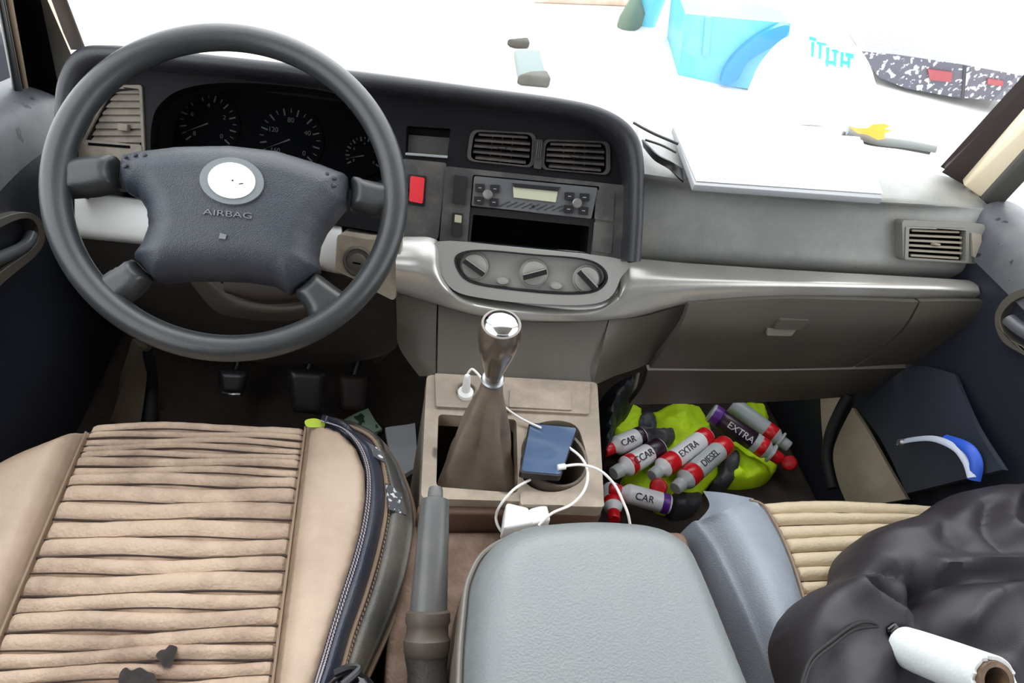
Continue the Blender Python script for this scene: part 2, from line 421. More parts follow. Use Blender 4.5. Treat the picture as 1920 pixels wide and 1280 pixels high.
# handle recesses
def handle(parent, x, s, outer, inner, lever):
    fr = Frame((x, 0, 0), (0, -s, 0), (-s, 0, 0))
    off = lambda pts: [fr.px(a, b) for a, b in pts]
    O = off(outer); I = off(inner)
    O = [(v.x, v.y) for v in closed([(a, b, 0) for a, b in O], 5)]; I = [(v.x, v.y) for v in closed([(a, b, 0) for a, b in I], 5)]
    h = plate('handle_bezel', O, [I], fr, -.03, .008, LOWER, parent, bev=.003)
    h['label'] = 'grey rim of the door handle recess'
    plate('handle_cavity', I, [], fr, -.035, -.02, VOID, h)
    bmv = tube_bm([at(fr, a, b, .0) for a, b in lever], .011, 10, None, 16, True, .8)
    put('handle_lever', bmv, mat('handle_grey_plastic', (84, 86, 90), .35), h)
handle(dl, XL+.016, -1, [(-60, 440), (-10, 408), (38, 397), (66, 412), (74, 442), (62, 472), (20, 508), (-60, 560)],
       [(-50, 455), (0, 420), (38, 408), (56, 418), (62, 442), (50, 465), (10, 494), (-50, 530)], [(-50, 505), (5, 482), (45, 462), (58, 440)])
handle(dr, XR-.012, 1, [(1872, 600), (1884, 568), (1915, 545), (1960, 540), (1985, 600), (1985, 700), (1930, 668), (1886, 640)],
       [(1883, 603), (1892, 580), (1918, 560), (1955, 555), (1975, 600), (1975, 680), (1930, 652), (1896, 632)], [(1892, 598), (1908, 612), (1940, 632), (1970, 645)])

# mirror seen through the driver window
t = thing('wing_mirror', 'dark wing mirror outside the driver side window, at the left edge', 'mirror', P(20, 150, x=-.72))
pillow('mirror_housing', rounded([(-.07, -.11), (.05, -.11), (.06, .11), (-.05, .12)], .04), Frame(P(12, 170, x=-.70), (0, 1, 0), (.8, -.5, .1)), lambda u, v, d: .02*sm01(d/.02), mat('dark_blue_mirror', (22, 28, 40), .3, speck=((110, 114, 120), 50, .72)), t, .012, -.05)
tube('mirror_arm', [P(40, 235, x=-.575), P(20, 225, x=-.64), P(12, 205, x=-.70)], .014, BLACK, t, res=8)

# sill and side trims in the footwells
struct(sheet('trim_7', [[P(205, 790, z=.0), P(232, 720, z=.10), P(262, 650, z=.22)], [P(262, 800, z=.0), P(274, 720, z=.08), P(278, 650, z=.2)]], mat('beige_sill_trim', (110, 96, 82), .6), None, .02, 12, 6))
SILL2 = mat('dusty_sill_trim', (150, 138, 120), .6, dirt=(120, 106, 90), dirt_scale=12, dirt_amt=.4)
struct(sheet('trim_8', [[P(1598, 764, x=.965), P(1625, 805, x=.965), P(1660, 865, x=.965), P(1700, 935, x=.965)],
                        [P(1584, 790, x=.96), P(1590, 825, x=.955), P(1612, 880, x=.95), P(1640, 945, x=.95)],
                        [P(1574, 810, x=.958), P(1562, 850, x=.95), P(1570, 900, x=.945), P(1590, 950, x=.945)]], SILL2, None, .01, 16, 12))
struct(tube('trim_9', [P(1592, 738, x=.965), P(1572, 775, x=.96), P(1556, 815, x=.955), P(1550, 860, x=.955), P(1562, 915, x=.955)], .011, RUB, res=20))
struct(sheet('trim_16', [[P(1538, 742, x=.985), P(1560, 740, x=.985), P(1590, 738, x=.985)], [P(1540, 790, x=.985), P(1550, 785, x=.985), P(1566, 778, x=.985)], [P(1544, 835, x=.985), P(1547, 830, x=.985), P(1552, 825, x=.985)]], SILL2, None, .008, 8, 8))
struct(tube('trim_10', [P(272, 648, z=.2), P(284, 720, z=.06), P(280, 795, z=.01)], .012, RUB, res=16))
struct(box('wall_right', (1.02, .70, 0), (1.05, 1.2, .60), DOOR, None, .005))
struct(box('wall_left', (-.56, 1.16, 0), (-.53, 1.34, .50), DOOR, None, .005))
# side kick panel left
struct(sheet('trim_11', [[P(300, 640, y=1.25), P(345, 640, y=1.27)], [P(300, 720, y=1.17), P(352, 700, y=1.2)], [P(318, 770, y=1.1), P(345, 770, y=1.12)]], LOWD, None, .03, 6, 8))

# door pocket on the passenger door
t = struct(sheet('trim_12', [[P(1612, 770, x=.985), P(1700, 690, x=.985), P(1790, 700, x=.985)], [P(1655, 830, x=.965), P(1740, 790, x=.96), P(1830, 800, x=.95)], [P(1700, 925, x=.95), P(1800, 900, x=.94), P(1880, 880, x=.94)]], mat('dark_pocket_plastic', (46, 50, 60), .45), None, .01, 24, 18))

# ------------------------------------------------------------------ the dashboard
dash = thing('dashboard', 'dark grey van dashboard with silver trim strip across the cab below the windscreen', 'dashboard', (.25, 1.0, .5))
a_, b_, c_ = P(150, 170, y=1.03), P(1150, 260, y=.935), P(840, 450, y=.875)
nrm = (b_-a_).cross(c_-a_).normalized()
if nrm.dot(CAM-a_) < 0: nrm = -nrm
FACE = Frame(c_, (1, 0, 0), nrm)
outer = [(112, 360), (112, 215), (120, 150), (150, 103), (210, 95), (330, 106), (520, 127), (700, 150), (900, 174), (1050, 194), (1130, 214), (1180, 250), (1197, 305), (1197, 400), (1192, 490)]
inner = [(142, 360), (142, 235), (150, 175), (172, 138), (222, 124), (340, 132), (520, 150), (700, 172), (900, 196), (1040, 217), (1108, 236), (1152, 268), (1170, 318), (1172, 400), (1166, 490)]
rows = []
rim_o = [at(FACE, a, b, .045) for a, b in outer]; rim_i = [at(FACE, a, b, .0) for a, b in inner]
mid = [at(FACE, (a*.45+c*.55), (b*.45+d*.55), .036) for (a, b), (c, d) in zip(outer, inner)]
n_ = len(rim_o); cen = sum(rim_o, Vector())/n_
def outw(i, k):   # direction away from the housing centre in its plane
    d = rim_o[i]-cen; d -= FACE.n*d.dot(FACE.n); return d.normalized()*k
back1 = [rim_o[i]+outw(i, .004)-FACE.n*.02 for i in range(n_)]
back2 = [rim_o[i]+outw(i, .0)-FACE.n*.12+Vector((0, 0, -.03)) for i in range(n_)]
back3 = [rim_o[i]-FACE.n*.16+Vector((0, 0, -.14)) for i in range(n_)]
sheet('instrument_hood', [rim_i, mid, rim_o, back1, back2, back3], HOOD, dash, .005, 110, 26)

def FP(pts, off=0): return [FACE.px(a, b, off) for a, b in pts]
def smooth2(pts, per=5): return [(v.x, v.y) for v in closed([(a, b, 0) for a, b in pts], per)]
face_out = FP([(130, 350), (130, 235), (146, 168), (168, 132), (222, 118), (340, 126), (520, 145), (700, 167), (900, 191), (1045, 212), (1115, 232), (1160, 264), (1178, 318), (1180, 400), (1168, 492), (820, 460), (745, 440), (620, 420), (300, 366)])
clus = smooth2(FP([(284, 300), (284, 235), (300, 195), (345, 166), (430, 155), (560, 163), (650, 183), (700, 225), (718, 275), (722, 335), (500, 380), (300, 350)]), 5)
pock = rounded(FP([(762, 236), (845, 241), (838, 298), (760, 290)]), .004)
ventL = rounded(FP([(158, 302), (178, 232), (214, 172), (262, 166), (269, 288)]), .008)
vA = rounded(FP([(880, 248), (1002, 252), (998, 316), (876, 302)]), .012)
vB = rounded(FP([(1020, 262), (1140, 266), (1142, 330), (1016, 320)]), .012)
slotH = FP([(884, 392), (1110, 414), (1104, 486), (878, 458)])
plate('dash_face', face_out, [slotH, clus, pock, ventL, vA, vB], FACE, -.03, .0, DASH, dash, bev=0)
# cluster recess
cl = plate('instrument_cluster', smooth2(FP([(275, 310), (275, 225), (300, 180), (345, 155), (430, 145), (560, 153), (660, 173), (715, 215), (735, 275), (735, 345), (500, 390), (290, 360)]), 4), [], FACE, -.10, -.075, VOID, dash)
plate('cluster_wall', smooth2(FP([(276, 310), (276, 225), (295, 180), (340, 150), (430, 140), (560, 150), (660, 170), (715, 215), (735, 275), (735, 345), (500, 390), (290, 360)]), 4), [clus], FACE, -.08, -.004, BLACK, dash)
for gx, gy, gr, lo, hi in ((545, 262, .052, -40, 220), (683, 292, .032, -30, 210), (392, 232, .048, -40, 220)):
    u0, v0 = FACE.px(gx, gy, -.075)
    g = plate('gauge', [(u0+gr*math.cos(a), v0+gr*math.sin(a)) for a in [k*PI/16 for k in range(32)]], [], FACE, -.078, -.072, VOID, cl)
    bmk = bmesh.new()
    for k in range(19):
        a = math.radians(lo+(hi-lo)*k/18); c, s = math.cos(a), math.sin(a); r0 = gr*(.78 if k % 2 else .7); r1 = gr*.9; w_ = .0006 if k % 2 else .0011
        plate('', [(u0+c*r0-s*w_, v0+s*r0+c*w_), (u0+c*r0+s*w_, v0+s*r0-c*w_), (u0+c*r1+s*w_, v0+s*r1-c*w_), (u0+c*r1-s*w_, v0+s*r1+c*w_)], [], FACE, -.0718, -.071, None, bm=bmk)
    a = math.radians(hi-15); c, s = math.cos(a), math.sin(a)
    plate('', [(u0-s*.0012, v0+c*.0012), (u0+s*.0012, v0-c*.0012), (u0+c*gr*.75, v0+s*gr*.75)], [], FACE, -.0708, -.070, None, bm=bmk)
    put('gauge_marks', bmk, mat('dim_gauge_ink', (66, 68, 70), .8), g, False)
    for k in range(5):
        a = math.radians(lo+(hi-lo)*k/4)
        text('gauge_number', str(k*(40 if gr > .05 else 2)), FACE, u0+gr*.56*math.cos(a), v0+gr*.56*math.sin(a), -.0715, gr*.2, mat('dim_gauge_ink', (66, 68, 70), .8), g)

# vents
SLM = mat('dusty_vent_slat', (58, 54, 52), .5, dirt=(104, 92, 84), dirt_scale=30, dirt_amt=.4)
VSL = mat('thick_dust_vent_slat', (128, 120, 110), .8, dirt=(90, 80, 72), dirt_scale=30, dirt_amt=.5)
def vent(parent, fr, quad, n, m_frame, m_slat, depth=.03, rnd=.012, sw=.006, tilt=.35, tab=True, fw=4, proud=.004):
    """quad = photo corners (tl, tr, br, bl) of the opening"""
    tl, tr_, br, bl = [Vector(fr.px(a, b)) for a, b in quad]
    cen = (tl+tr_+br+bl)/4
    grow = lambda p, k: cen+(p-cen)*k
    O = rounded([tuple(grow(p, 1.0+fw/40)) for p in (bl, br, tr_, tl)], rnd); I = rounded([tuple(grow(p, .98)) for p in (bl, br, tr_, tl)], rnd*.9)
    v = plate('air_vent', O, [I], fr, -.008, proud, m_frame, parent, bev=.0015)
    plate('vent_duct', O, [], fr, -depth-.004, -depth, VOID, v)
    for k in range(n):
        t = (k+.5)/n; a = tl.lerp(bl, t); b = tr_.lerp(br, t)
        ins = .04 if 0 < k < n-1 else .09
        a, b = a.lerp(b, ins), b.lerp(a, ins)
        A0 = fr.w(a.x, a.y, -.002); B0 = fr.w(b.x, b.y, -.002); dn = (-fr.n*math.cos(tilt)-fr.v*math.sin(tilt)*-1)*sw*2; th = fr.v*.0016
        hexa('slat', [A0-th, B0-th, B0+th, A0+th, A0-th+dn, B0-th+dn, B0+th+dn, A0+th+dn], m_slat, v, 0)
    for k in (.33, .5, .67):
        a = tl.lerp(tr_, k); b = bl.lerp(br, k); A0 = fr.w(a.x, a.y, -.015); B0 = fr.w(b.x, b.y, -.015); th = fr.u*.0008; dn = -fr.n*.012
        hexa('vane', [A0-th, B0-th, B0+th, A0+th, A0-th+dn, B0-th+dn, B0+th+dn, A0+th+dn], m_slat, v, 0)
    if tab:
        c = cen; A = fr.w(c.x, c.y, .001)
        hexa('vent_tab', [A-fr.u*.007-fr.v*.002-fr.n*.006, A+fr.u*.007-fr.v*.002-fr.n*.006, A+fr.u*.007+fr.v*.002-fr.n*.006, A-fr.u*.007+fr.v*.002-fr.n*.006,
                          A-fr.u*.005-fr.v*.0015+fr.n*.003, A+fr.u*.005-fr.v*.0015+fr.n*.003, A+fr.u*.005+fr.v*.0015+fr.n*.003, A-fr.u*.005+fr.v*.0015+fr.n*.003], m_slat, v, .0008, 2)
    return v
VF = mat('vent_frame_plastic', (52, 50, 52), .35, dirt=(108, 98, 90), dirt_scale=20, dirt_amt=.3)
vent(dash, FACE, [(888, 246), (1000, 252), (996, 312), (880, 300)], 5, VF, SLM)
vent(dash, FACE, [(1022, 264), (1138, 268), (1138, 326), (1018, 316)], 5, VF, SLM)
v = plate('vent_divider', rounded(FP([(1003, 262), (1017, 263), (1014, 318), (1000, 316)]), .002), [], FACE, 0, .008, VF, dash, bev=.001)
for k in range(3):
    u0, v0 = FACE.px(1006+k*3.4, 282)
    plate('thumbwheel_rib', [(u0-.0008, v0-.012), (u0+.0008, v0-.012), (u0+.0008, v0+.012), (u0-.0008, v0+.012)], [], FACE, .008, .011, SLM, v)
lv = vent(dash, FACE, [(212, 166), (264, 166), (269, 284), (150, 284)], 9, VSL, VSL, rnd=.004, sw=.007, tilt=.9, tab=False)
u0, v0 = FACE.px(235, 238)
plate('vent_tab', [(u0-.008, v0-.006), (u0+.006, v0-.006), (u0+.006, v0+.004), (u0-.008, v0+.004)], [], FACE, -.002, .007, VSL, lv, bev=.001)
lp = plate('vent_lever_panel', rounded(FP([(150, 300), (158, 262), (268, 272), (274, 318)]), .003), [], FACE, 0, .006, VSL, dash, bev=.001)
plate('lever_slot', FP([(170, 268), (248, 274), (248, 279), (170, 273)]), [], FACE, .005, .0068, VOID, lp)
# coin pocket
pk = plate('coin_pocket', rounded(FP([(755, 232), (852, 236), (845, 304), (753, 296)]), .004), [], FACE, -.035, -.03, DASH, dash)
plate('pocket_lip', FP([(761, 286), (840, 292), (839, 297), (760, 291)]), [], FACE, -.004, .004, mat('worn_lip', (150, 156, 156), .4), pk, bev=.0008)
plate('pocket_floor', FP([(764, 250), (842, 256), (838, 290), (762, 284)]), [], FACE, -.03, -.018, mat('pocket_grey', (70, 68, 66), .5), pk)

# switch panel with hazard switch
sp = plate('switch_panel', rounded(FP([(757, 298), (838, 306), (822, 448), (748, 440)]), .004), [], FACE, .0, .008, STK, dash, bev=.002)
hz_ = plate('hazard_switch', rounded(FP([(771, 330), (797, 334), (793, 382), (768, 377)], .01), .003), [], FACE, .006, .020, REDSW, sp, bev=.003)
plate('hazard_bezel', rounded(FP([(765, 326), (800, 330), (797, 388), (762, 382)], .008), .003), [], FACE, .006, .010, BLACK, sp, bev=.001)
u0, v0 = FACE.px(763, 356, .01); lathe('dimmer_knob', FACE.w(u0, v0, .006), FACE.w(u0, v0, .03), [(0, .005), (.008, .005), (.009, .003)], BLACK, sp, 14)

# centre stack
stk = plate('stack_panel', rounded(FP([(836, 312), (1172, 348), (1166, 494), (824, 458)]), .005), [rounded(FP([(887, 328), (1122, 350), (1106, 482), (876, 455)]), .003)], FACE, -.005, .010, STK, dash, bev=.0025)
for (q, nm) in (([(852, 328), (876, 331), (872, 384), (848, 380)], 'rocker_switch'), ([(848, 398), (868, 400), (865, 444), (845, 441)], 'rocker_switch')):
    s_ = plate(nm, rounded(FP(q, .012), .002), [], FACE, .009, .0155, BLACK, stk, bev=.002)
    if q[0][1] > 390: plate('switch_lens', rounded(FP([(853, 402), (866, 404), (865, 418), (852, 416)], .016), .001), [], FACE, .0155, .017, mat('pale_switch_face', (172, 166, 140), .5), s_)
for q in ([(1118, 356), (1152, 360), (1150, 416), (1114, 410)], [(1114, 416), (1150, 421), (1146, 476), (1110, 470)]):
    plate('blank_cover', rounded(FP(q, .01), .002), [], FACE, .009, .012, STK, stk, bev=.001)

# radio: a unit of its own
rad = thing('car_radio', 'dusty grey car radio with small pale display in the centre stack', 'radio', at(FACE, 1000, 370, 0))
RD = mat('radio_face', (84, 86, 90), .42, dirt=(116, 112, 106), dirt_scale=25, dirt_amt=.3)
plate('radio_body', rounded(FP([(889, 330), (1120, 352), (1108, 410), (884, 386)], .01), .003), [], FACE, -.02, .014, RD, rad, bev=.002)
dsp = plate('display', FP([(962, 350), (1046, 358), (1042, 379), (963, 370)], .016), [], FACE, .012, .0165, mat('pale_lcd', (182, 184, 160), .25), rad)
plate('display_shade', FP([(960, 343), (1050, 351), (1046, 359), (965, 351)], .016), [], FACE, .012, .0185, BLACK, rad)
for cx, cy in ((915, 365), (1083, 381)):
    for dx, dy in ((-15, -13), (13, -11), (-17, 11), (11, 14)):
        x, y = cx+dx, cy+dy
        bt = plate('button', rounded(FP([(x-9, y-8), (x+9, y-7), (x+8, y+8), (x-9, y+7)], .016), .0015), [], FACE, .012, .0185, BLACK, rad, bev=.001)
        plate('button_symbol', FP([(x-3, y-1), (x+3, y-.5), (x+3, y+1), (x-3, y+.6)], .0185), [], FACE, .0185, .019, PALE, bt)
    u0, v0 = FACE.px(cx-1, cy, .018); lathe('centre_button', FACE.w(u0, v0, .012), FACE.w(u0, v0, .03), [(0, .0075), (.009, .0075), (.0105, .006), (.0108, .003)], GREYM, rad, 24)
bmk = bmesh.new()
for k in range(9):
    x = 935+k*14
    plate('', FP([(x, 386+k*1.2), (x+20, 377+k*1.2), (x+22, 378.4+k*1.2), (x+2, 387.4+k*1.2)], .0145), [], FACE, .0135, .0148, None, bm=bmk)
put('scratch_ribs', bmk, mat('rib_dark', (50, 52, 56), .4), rad, False)
u0, v0 = FACE.px(1000, 387, .015); lathe('aux_socket', FACE.w(u0, v0, .013), FACE.w(u0, v0, .03), [(0, .0022), (.0025, .0022), (.0026, .001)], BLACK, rad, 12)
# empty slot below the radio
plate('storage_slot', FP([(880, 390), (1112, 412), (1106, 488), (874, 460)]), [], FACE, -.09, -.075, VOID, dash)
plate('slot_walls', FP([(878, 388), (1114, 410), (1108, 488), (872, 460)]), [rounded(FP([(887, 402), (1104, 424), (1100, 474), (882, 452)]), .002)], FACE, -.078, .004, BLACK, dash)
plate('slot_lip', FP([(876, 454), (1104, 476), (1103, 482), (875, 460)], .01), [], FACE, .006, .013, mat('worn_lip', (150, 156, 156), .4), dash, bev=.0008)

# silver trim strip: upper edge follows the climate bezel
up = [(742, 438), (818, 448), (824, 500), (850, 540), (905, 556), (1000, 566), (1095, 568), (1140, 556), (1162, 520), (1168, 486), (1300, 494), (1500, 507), (1700, 518), (1832, 526)]
lo = [(742, 548), (790, 562), (850, 580), (890, 590), (940, 597), (1000, 602), (1060, 603), (1110, 602), (1150, 599), (1200, 592), (1290, 570), (1450, 557), (1700, 560), (1842, 566)]
uy = [.885, .872, .862, .852, .847, .845, .845, .85, .86, .865, .855, .845, .832, .822]
ly = [.835, .825, .815, .81, .806, .804, .804, .806, .808, .812, .815, .812, .805, .80]
r0 = [P(a, b, y=y) for (a, b), y in zip(up, uy)]; r4 = [P(a, b, y=y) for (a, b), y in zip(lo, ly)]
def mixr(k, dy): return [P(a[0]*(1-k)+c[0]*k, a[1]*(1-k)+c[1]*k, y=(y0*(1-k)+y1*k)+dy) for a, c, y0, y1 in zip(up, lo, uy, ly)]
back = [p+Vector((0, .05, .0)) for p in r0]
strip = sheet('trim_strip', [r0, mixr(.2, -.012), mixr(.5, -.020), mixr(.8, -.012), r4, [p+Vector((0, .03, -.005)) for p in r4]], SILVER, dash, .006, 130, 20)
strip['label'] = 'silver plastic trim strip'
upl = [(140, 366), (300, 384), (480, 408), (640, 430)]; lol = [(140, 432), (300, 448), (480, 470), (640, 500)]
yl2 = [.985, .965, .94, .90]
sheet('trim_strip', [[P(a, b, y=y+.02) for (a, b), y in zip([(140, 358), (300, 378), (480, 400), (640, 425)], yl2)], [P(a, b-0, y=y) for (a, b), y in zip(upl, yl2)], [P(a, b, y=y-.03) for (a, b), y in zip(lol, yl2)], [P(a, b+14, y=y-.015) for (a, b), y in zip(lol, yl2)]],
      mat('window_lit_silver', (236, 236, 234), .3), dash, .006, 30, 12)['label'] = 'silver trim strip behind the steering wheel'  # whitened copy of the silver: door-window light put into the colour

# climate control
clb = plate('climate_bezel', smooth2(FP([(822, 452), (990, 466), (1166, 486), (1160, 520), (1140, 556), (1095, 569), (1000, 567), (905, 557), (850, 541), (824, 500)], .0), 5),
            [smooth2(FP([(858, 478), (900, 468), (1000, 476), (1090, 484), (1126, 500), (1134, 524), (1110, 545), (1050, 549), (950, 540), (885, 528), (860, 505)], .0), 5)], FACE, -.03, .014, CLIM, dash, bev=.003)
cp = plate('climate_panel', smooth2(FP([(845, 470), (900, 458), (1000, 466), (1100, 474), (1140, 498), (1145, 530), (1115, 555), (1050, 559), (950, 550), (875, 536), (848, 510)], .0), 5), [], FACE, -.02, -.003, CLIM, dash)
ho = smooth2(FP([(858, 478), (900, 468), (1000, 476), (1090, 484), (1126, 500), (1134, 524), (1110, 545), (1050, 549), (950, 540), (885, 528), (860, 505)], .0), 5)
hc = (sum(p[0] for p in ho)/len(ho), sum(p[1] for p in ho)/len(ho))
plate('recess_shade_ring', [(hc[0]+(p[0]-hc[0])*1.015, hc[1]+(p[1]-hc[1])*1.03) for p in ho], [[(hc[0]+(p[0]-hc[0])*.985, hc[1]+(p[1]-hc[1])*.93) for p in ho]], FACE, -.004, .0146, BLACK, dash)  # black ring paints the shadow under the recess edge
for cx, cy, ang in ((889, 499, -28), (1001, 512, 22), (1100, 523, -38)):
    u0, v0 = FACE.px(cx, cy, .006); kn = lathe('climate_knob', FACE.w(u0, v0, .001), FACE.w(u0, v0, .05), [(0, .0215), (.003, .0215), (.004, .0195), (.008, .0185), (.009, .017), (.0092, .008)], CLIM, dash, 40)
    a = math.radians(ang); c, s = math.cos(a), math.sin(a)
    R = [(-.0185, -.0045), (.0185, -.006), (.0195, .003), (-.017, .0045)]
    plate('knob_grip', rounded([(u0+x*c-y*s, v0+x*s+y*c) for x, y in R], .0015), [], FACE, .006, .019, mat('grip_black', (28, 28, 30), .35), kn, bev=.001)
    R2 = [(-.017, .0028), (.0188, .0015), (.0188, .0034), (-.017, .0048)]
    plate('grip_ridge', [(u0+x*c-y*s, v0+x*s+y*c) for x, y in R2], [], FACE, .018, .0196, CLIM, kn)
for cx, cy in ((942, 527), (1042, 536)):
    u0, v0 = FACE.px(cx, cy, .005); lathe('climate_button', FACE.w(u0, v0, .001), FACE.w(u0, v0, .05), [(0, .0105), (.001, .0105), (.0015, .009), (.009, .009), (.0105, .0075), (.0108, .004)], CLIM, dash, 30, sx=.55, side=tuple(FACE.v))

# lower centre panels
def panel(name, px4, ys, m, bulge=0, parent=dash, th=.012, nu=24, nv=14):
    """px rows with a y for every point"""
    rows = [[P(a, b, y=y) for (a, b), y in zip(r, yy)] for r, yy in zip(px4, ys)]
    return sheet(name, rows, m, parent, th, nu, nv)
panel('lower_centre_panel', [[(822, 572), (900, 592), (1000, 603), (1070, 604), (1140, 600)], [(821, 640), (900, 650), (1000, 655), (1060, 658), (1124, 660)], [(820, 708), (900, 712), (1000, 716), (1050, 718), (1108, 722)]],
      [[.828, .815, .81, .81, .813], [.79, .785, .782, .782, .784], [.747]*5], LOWER)
panel('lower_side_panel', [[(742, 548), (780, 560), (819, 572)], [(744, 600), (782, 606), (818, 612)], [(748, 650), (782, 655), (817, 660)], [(786, 705), (802, 705), (817, 706)]],
      [[.84, .835, .828], [.83, .82, .81], [.82, .80, .785], [.77, .76, .749]], LOWER)
panel('lower_side_panel', [[(1142, 600), (1210, 592), (1286, 571)], [(1132, 640), (1190, 634), (1258, 625)], [(1120, 690), (1160, 682), (1216, 680)], [(1111, 722), (1124, 718), (1150, 705)]],
      [[.813, .815, .815], [.79, .81, .82], [.76, .80, .83], [.747, .78, .82]], LOWER)
gb = panel('glovebox_door', [[(1292, 570), (1450, 560), (1600, 562), (1722, 566)], [(1276, 612), (1440, 612), (1580, 612), (1695, 612)], [(1250, 650), (1420, 652), (1540, 652), (1655, 650)], [(1218, 690), (1380, 692), (1500, 691), (1598, 688)]],
      [[.80, .797, .79, .785], [.79, .788, .782, .778], [.80, .80, .797, .795], [.825, .825, .822, .82]], LOWER)
GBF = Frame(P(1470, 612, y=.787), (1, 0, 0), (0, -1, .1))
plate('glovebox_latch', rounded([GBF.px(a, b, .002) for a, b in [(1462, 597), (1516, 598), (1500, 616), (1450, 614)]], .002), [], GBF, -.012, .006, LOWER, gb, bev=.002)['label'] = 'grey recessed latch of the glovebox'
plate('glovebox_latch', rounded([GBF.px(a, b, .002) for a, b in [(1440, 617), (1494, 618), (1484, 630), (1438, 629)]], .002), [], GBF, -.012, .002, mat('latch_lip', (124, 120, 112), .4), gb, bev=.001)
panel('end_panel', [[(1726, 565), (1780, 564), (1842, 564)], [(1700, 612), (1765, 600), (1838, 592)], [(1660, 650), (1720, 640), (1790, 628)], [(1604, 688), (1670, 684), (1712, 682)]],
      [[.785, .782, .778], [.778, .776, .772], [.795, .79, .785], [.82, .82, .815]], LOWER)
panel('lower_bin_panel', [[(1214, 694), (1380, 695), (1500, 694), (1700, 690)], [(1206, 722), (1380, 722), (1500, 720), (1672, 712)], [(1180, 758), (1380, 755), (1500, 750), (1610, 742)]],
      [[.83, .83, .828, .82], [.84, .84, .838, .835], [.86, .86, .86, .86]], LOWER)
# passenger dash pad with its flat top
TZ = .705
top_far = [P(a, b, z=TZ+.0) for a, b in [(1196, 236), (1350, 262), (1500, 284), (1650, 306), (1800, 335)]]
top_front = [P(a, b, z=TZ) for a, b in [(1198, 318), (1350, 340), (1500, 355), (1650, 370), (1850, 382)]]
f1 = [P(a, b, y=y) for (a, b), y in zip([(1198, 350), (1350, 368), (1500, 382), (1650, 394), (1866, 402)], [.915, .912, .905, .898, .888])]
f2 = [P(a, b, y=y) for (a, b), y in zip([(1196, 420), (1350, 436), (1500, 450), (1650, 462), (1872, 470)], [.895, .89, .882, .872, .855])]
f3 = [P(a, b, y=y) for (a, b), y in zip([(1192, 468), (1350, 480), (1500, 490), (1650, 500), (1870, 508)], [.885, .878, .868, .858, .84])]
f4 = [P(a, b, y=y) for (a, b), y in zip([(1190, 488), (1350, 497), (1500, 508), (1650, 517), (1862, 526)], [.90, .893, .885, .877, .86])]
sheet('dash_pad', [top_far, top_front, f1, f2, f3, f4, [p+Vector((0, .03, .0)) for p in f4]], PAD, dash, .012, 70, 44)
_a, _b, _c = P(1690, 400, y=.897), P(1866, 402, y=.888), P(1760, 504, y=.849)
_n = (_b-_a).cross(_c-_a).normalized(); _n = _n if _n.dot(CAM-_a) > 0 else -_n
RV = Frame(P(1770, 455, y=.866)+_n*.017, (1, 0, 0), _n)
plate('vent_housing', rounded([RV.px(a, b, .002) for a, b in [(1692, 412), (1848, 420), (1856, 496), (1694, 488)]], .008), [rounded([RV.px(a, b, .002) for a, b in [(1700, 424), (1812, 428), (1812, 492), (1700, 484)]], .004)], RV, -.02, .001, mat('pale_vent_bezel', (124, 122, 116), .5), dash, bev=.005)
vent(dash, RV, [(1702, 427), (1810, 431), (1809, 490), (1700, 483)], 6, mat('pale_vent_bezel', (124, 122, 116), .5), mat('pale_dust_slat', (150, 140, 126), .7), rnd=.003, proud=.003, depth=.014, sw=.0026, tilt=.1)
plate('vent_lever', rounded([RV.px(a, b, .008) for a, b in [(1824, 436), (1842, 440), (1844, 486), (1826, 482)]], .002), [], RV, .0, .006, mat('pale_dust_slat', (170, 158, 142), .7), dash, bev=.002)
# windscreen shelf ahead of the hood (the blown-out dash top)
sheet('dash_top', [[Vector((-.47, 1.27, .40)), Vector((-.1, 1.24, .41)), Vector((.3, 1.20, .43)), Vector((.6, 1.14, .46))], [Vector((-.47, 1.10, .46)), Vector((-.1, 1.07, .47)), Vector((.3, 1.03, .50)), Vector((.6, 1.0, .52))]], HOOD, dash, .01, 20, 6)

# lower driver-side dash
panel('lower_driver_panel', [[(130, 436), (300, 452), (480, 470), (640, 500), (742, 548)], [(150, 520), (300, 530), (480, 540), (640, 560), (742, 590)], [(240, 600), (340, 620), (480, 630), (640, 650), (744, 650)], [(290, 650), (380, 665), (500, 680), (640, 680), (700, 672)]],
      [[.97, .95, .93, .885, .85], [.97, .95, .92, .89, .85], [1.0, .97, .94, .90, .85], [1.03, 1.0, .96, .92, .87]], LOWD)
panel('column_cover', [[(350, 520), (400, 580), (450, 596), (530, 602), (600, 590)], [(370, 512), (425, 562), (470, 580), (535, 584), (590, 574)], [(380, 508), (440, 545), (480, 560), (540, 566), (585, 560)]],
      [[.90, .885, .88, .88, .88], [.875, .865, .86, .86, .86], [.885, .875, .87, .87, .87]], LOWER)
COLF = Frame(P(480, 545, y=.9), (1, 0, 0), (0, -1, .3))
plate('column_gap', smooth2([COLF.px(a, b) for a, b in [(385, 505), (560, 505), (610, 540), (575, 576), (480, 574), (420, 555)]], 5), [], COLF, -.01, .0, VOID, dash)
panel('column_shroud', [[(420, 500), (500, 500), (600, 500)], [(420, 545), (490, 560), (580, 555)], [(440, 550), (500, 572), (570, 566)]], [[.87]*3, [.85]*3, [.88]*3], mat('dark_column_plastic', (58, 50, 46), .5), th=.02)
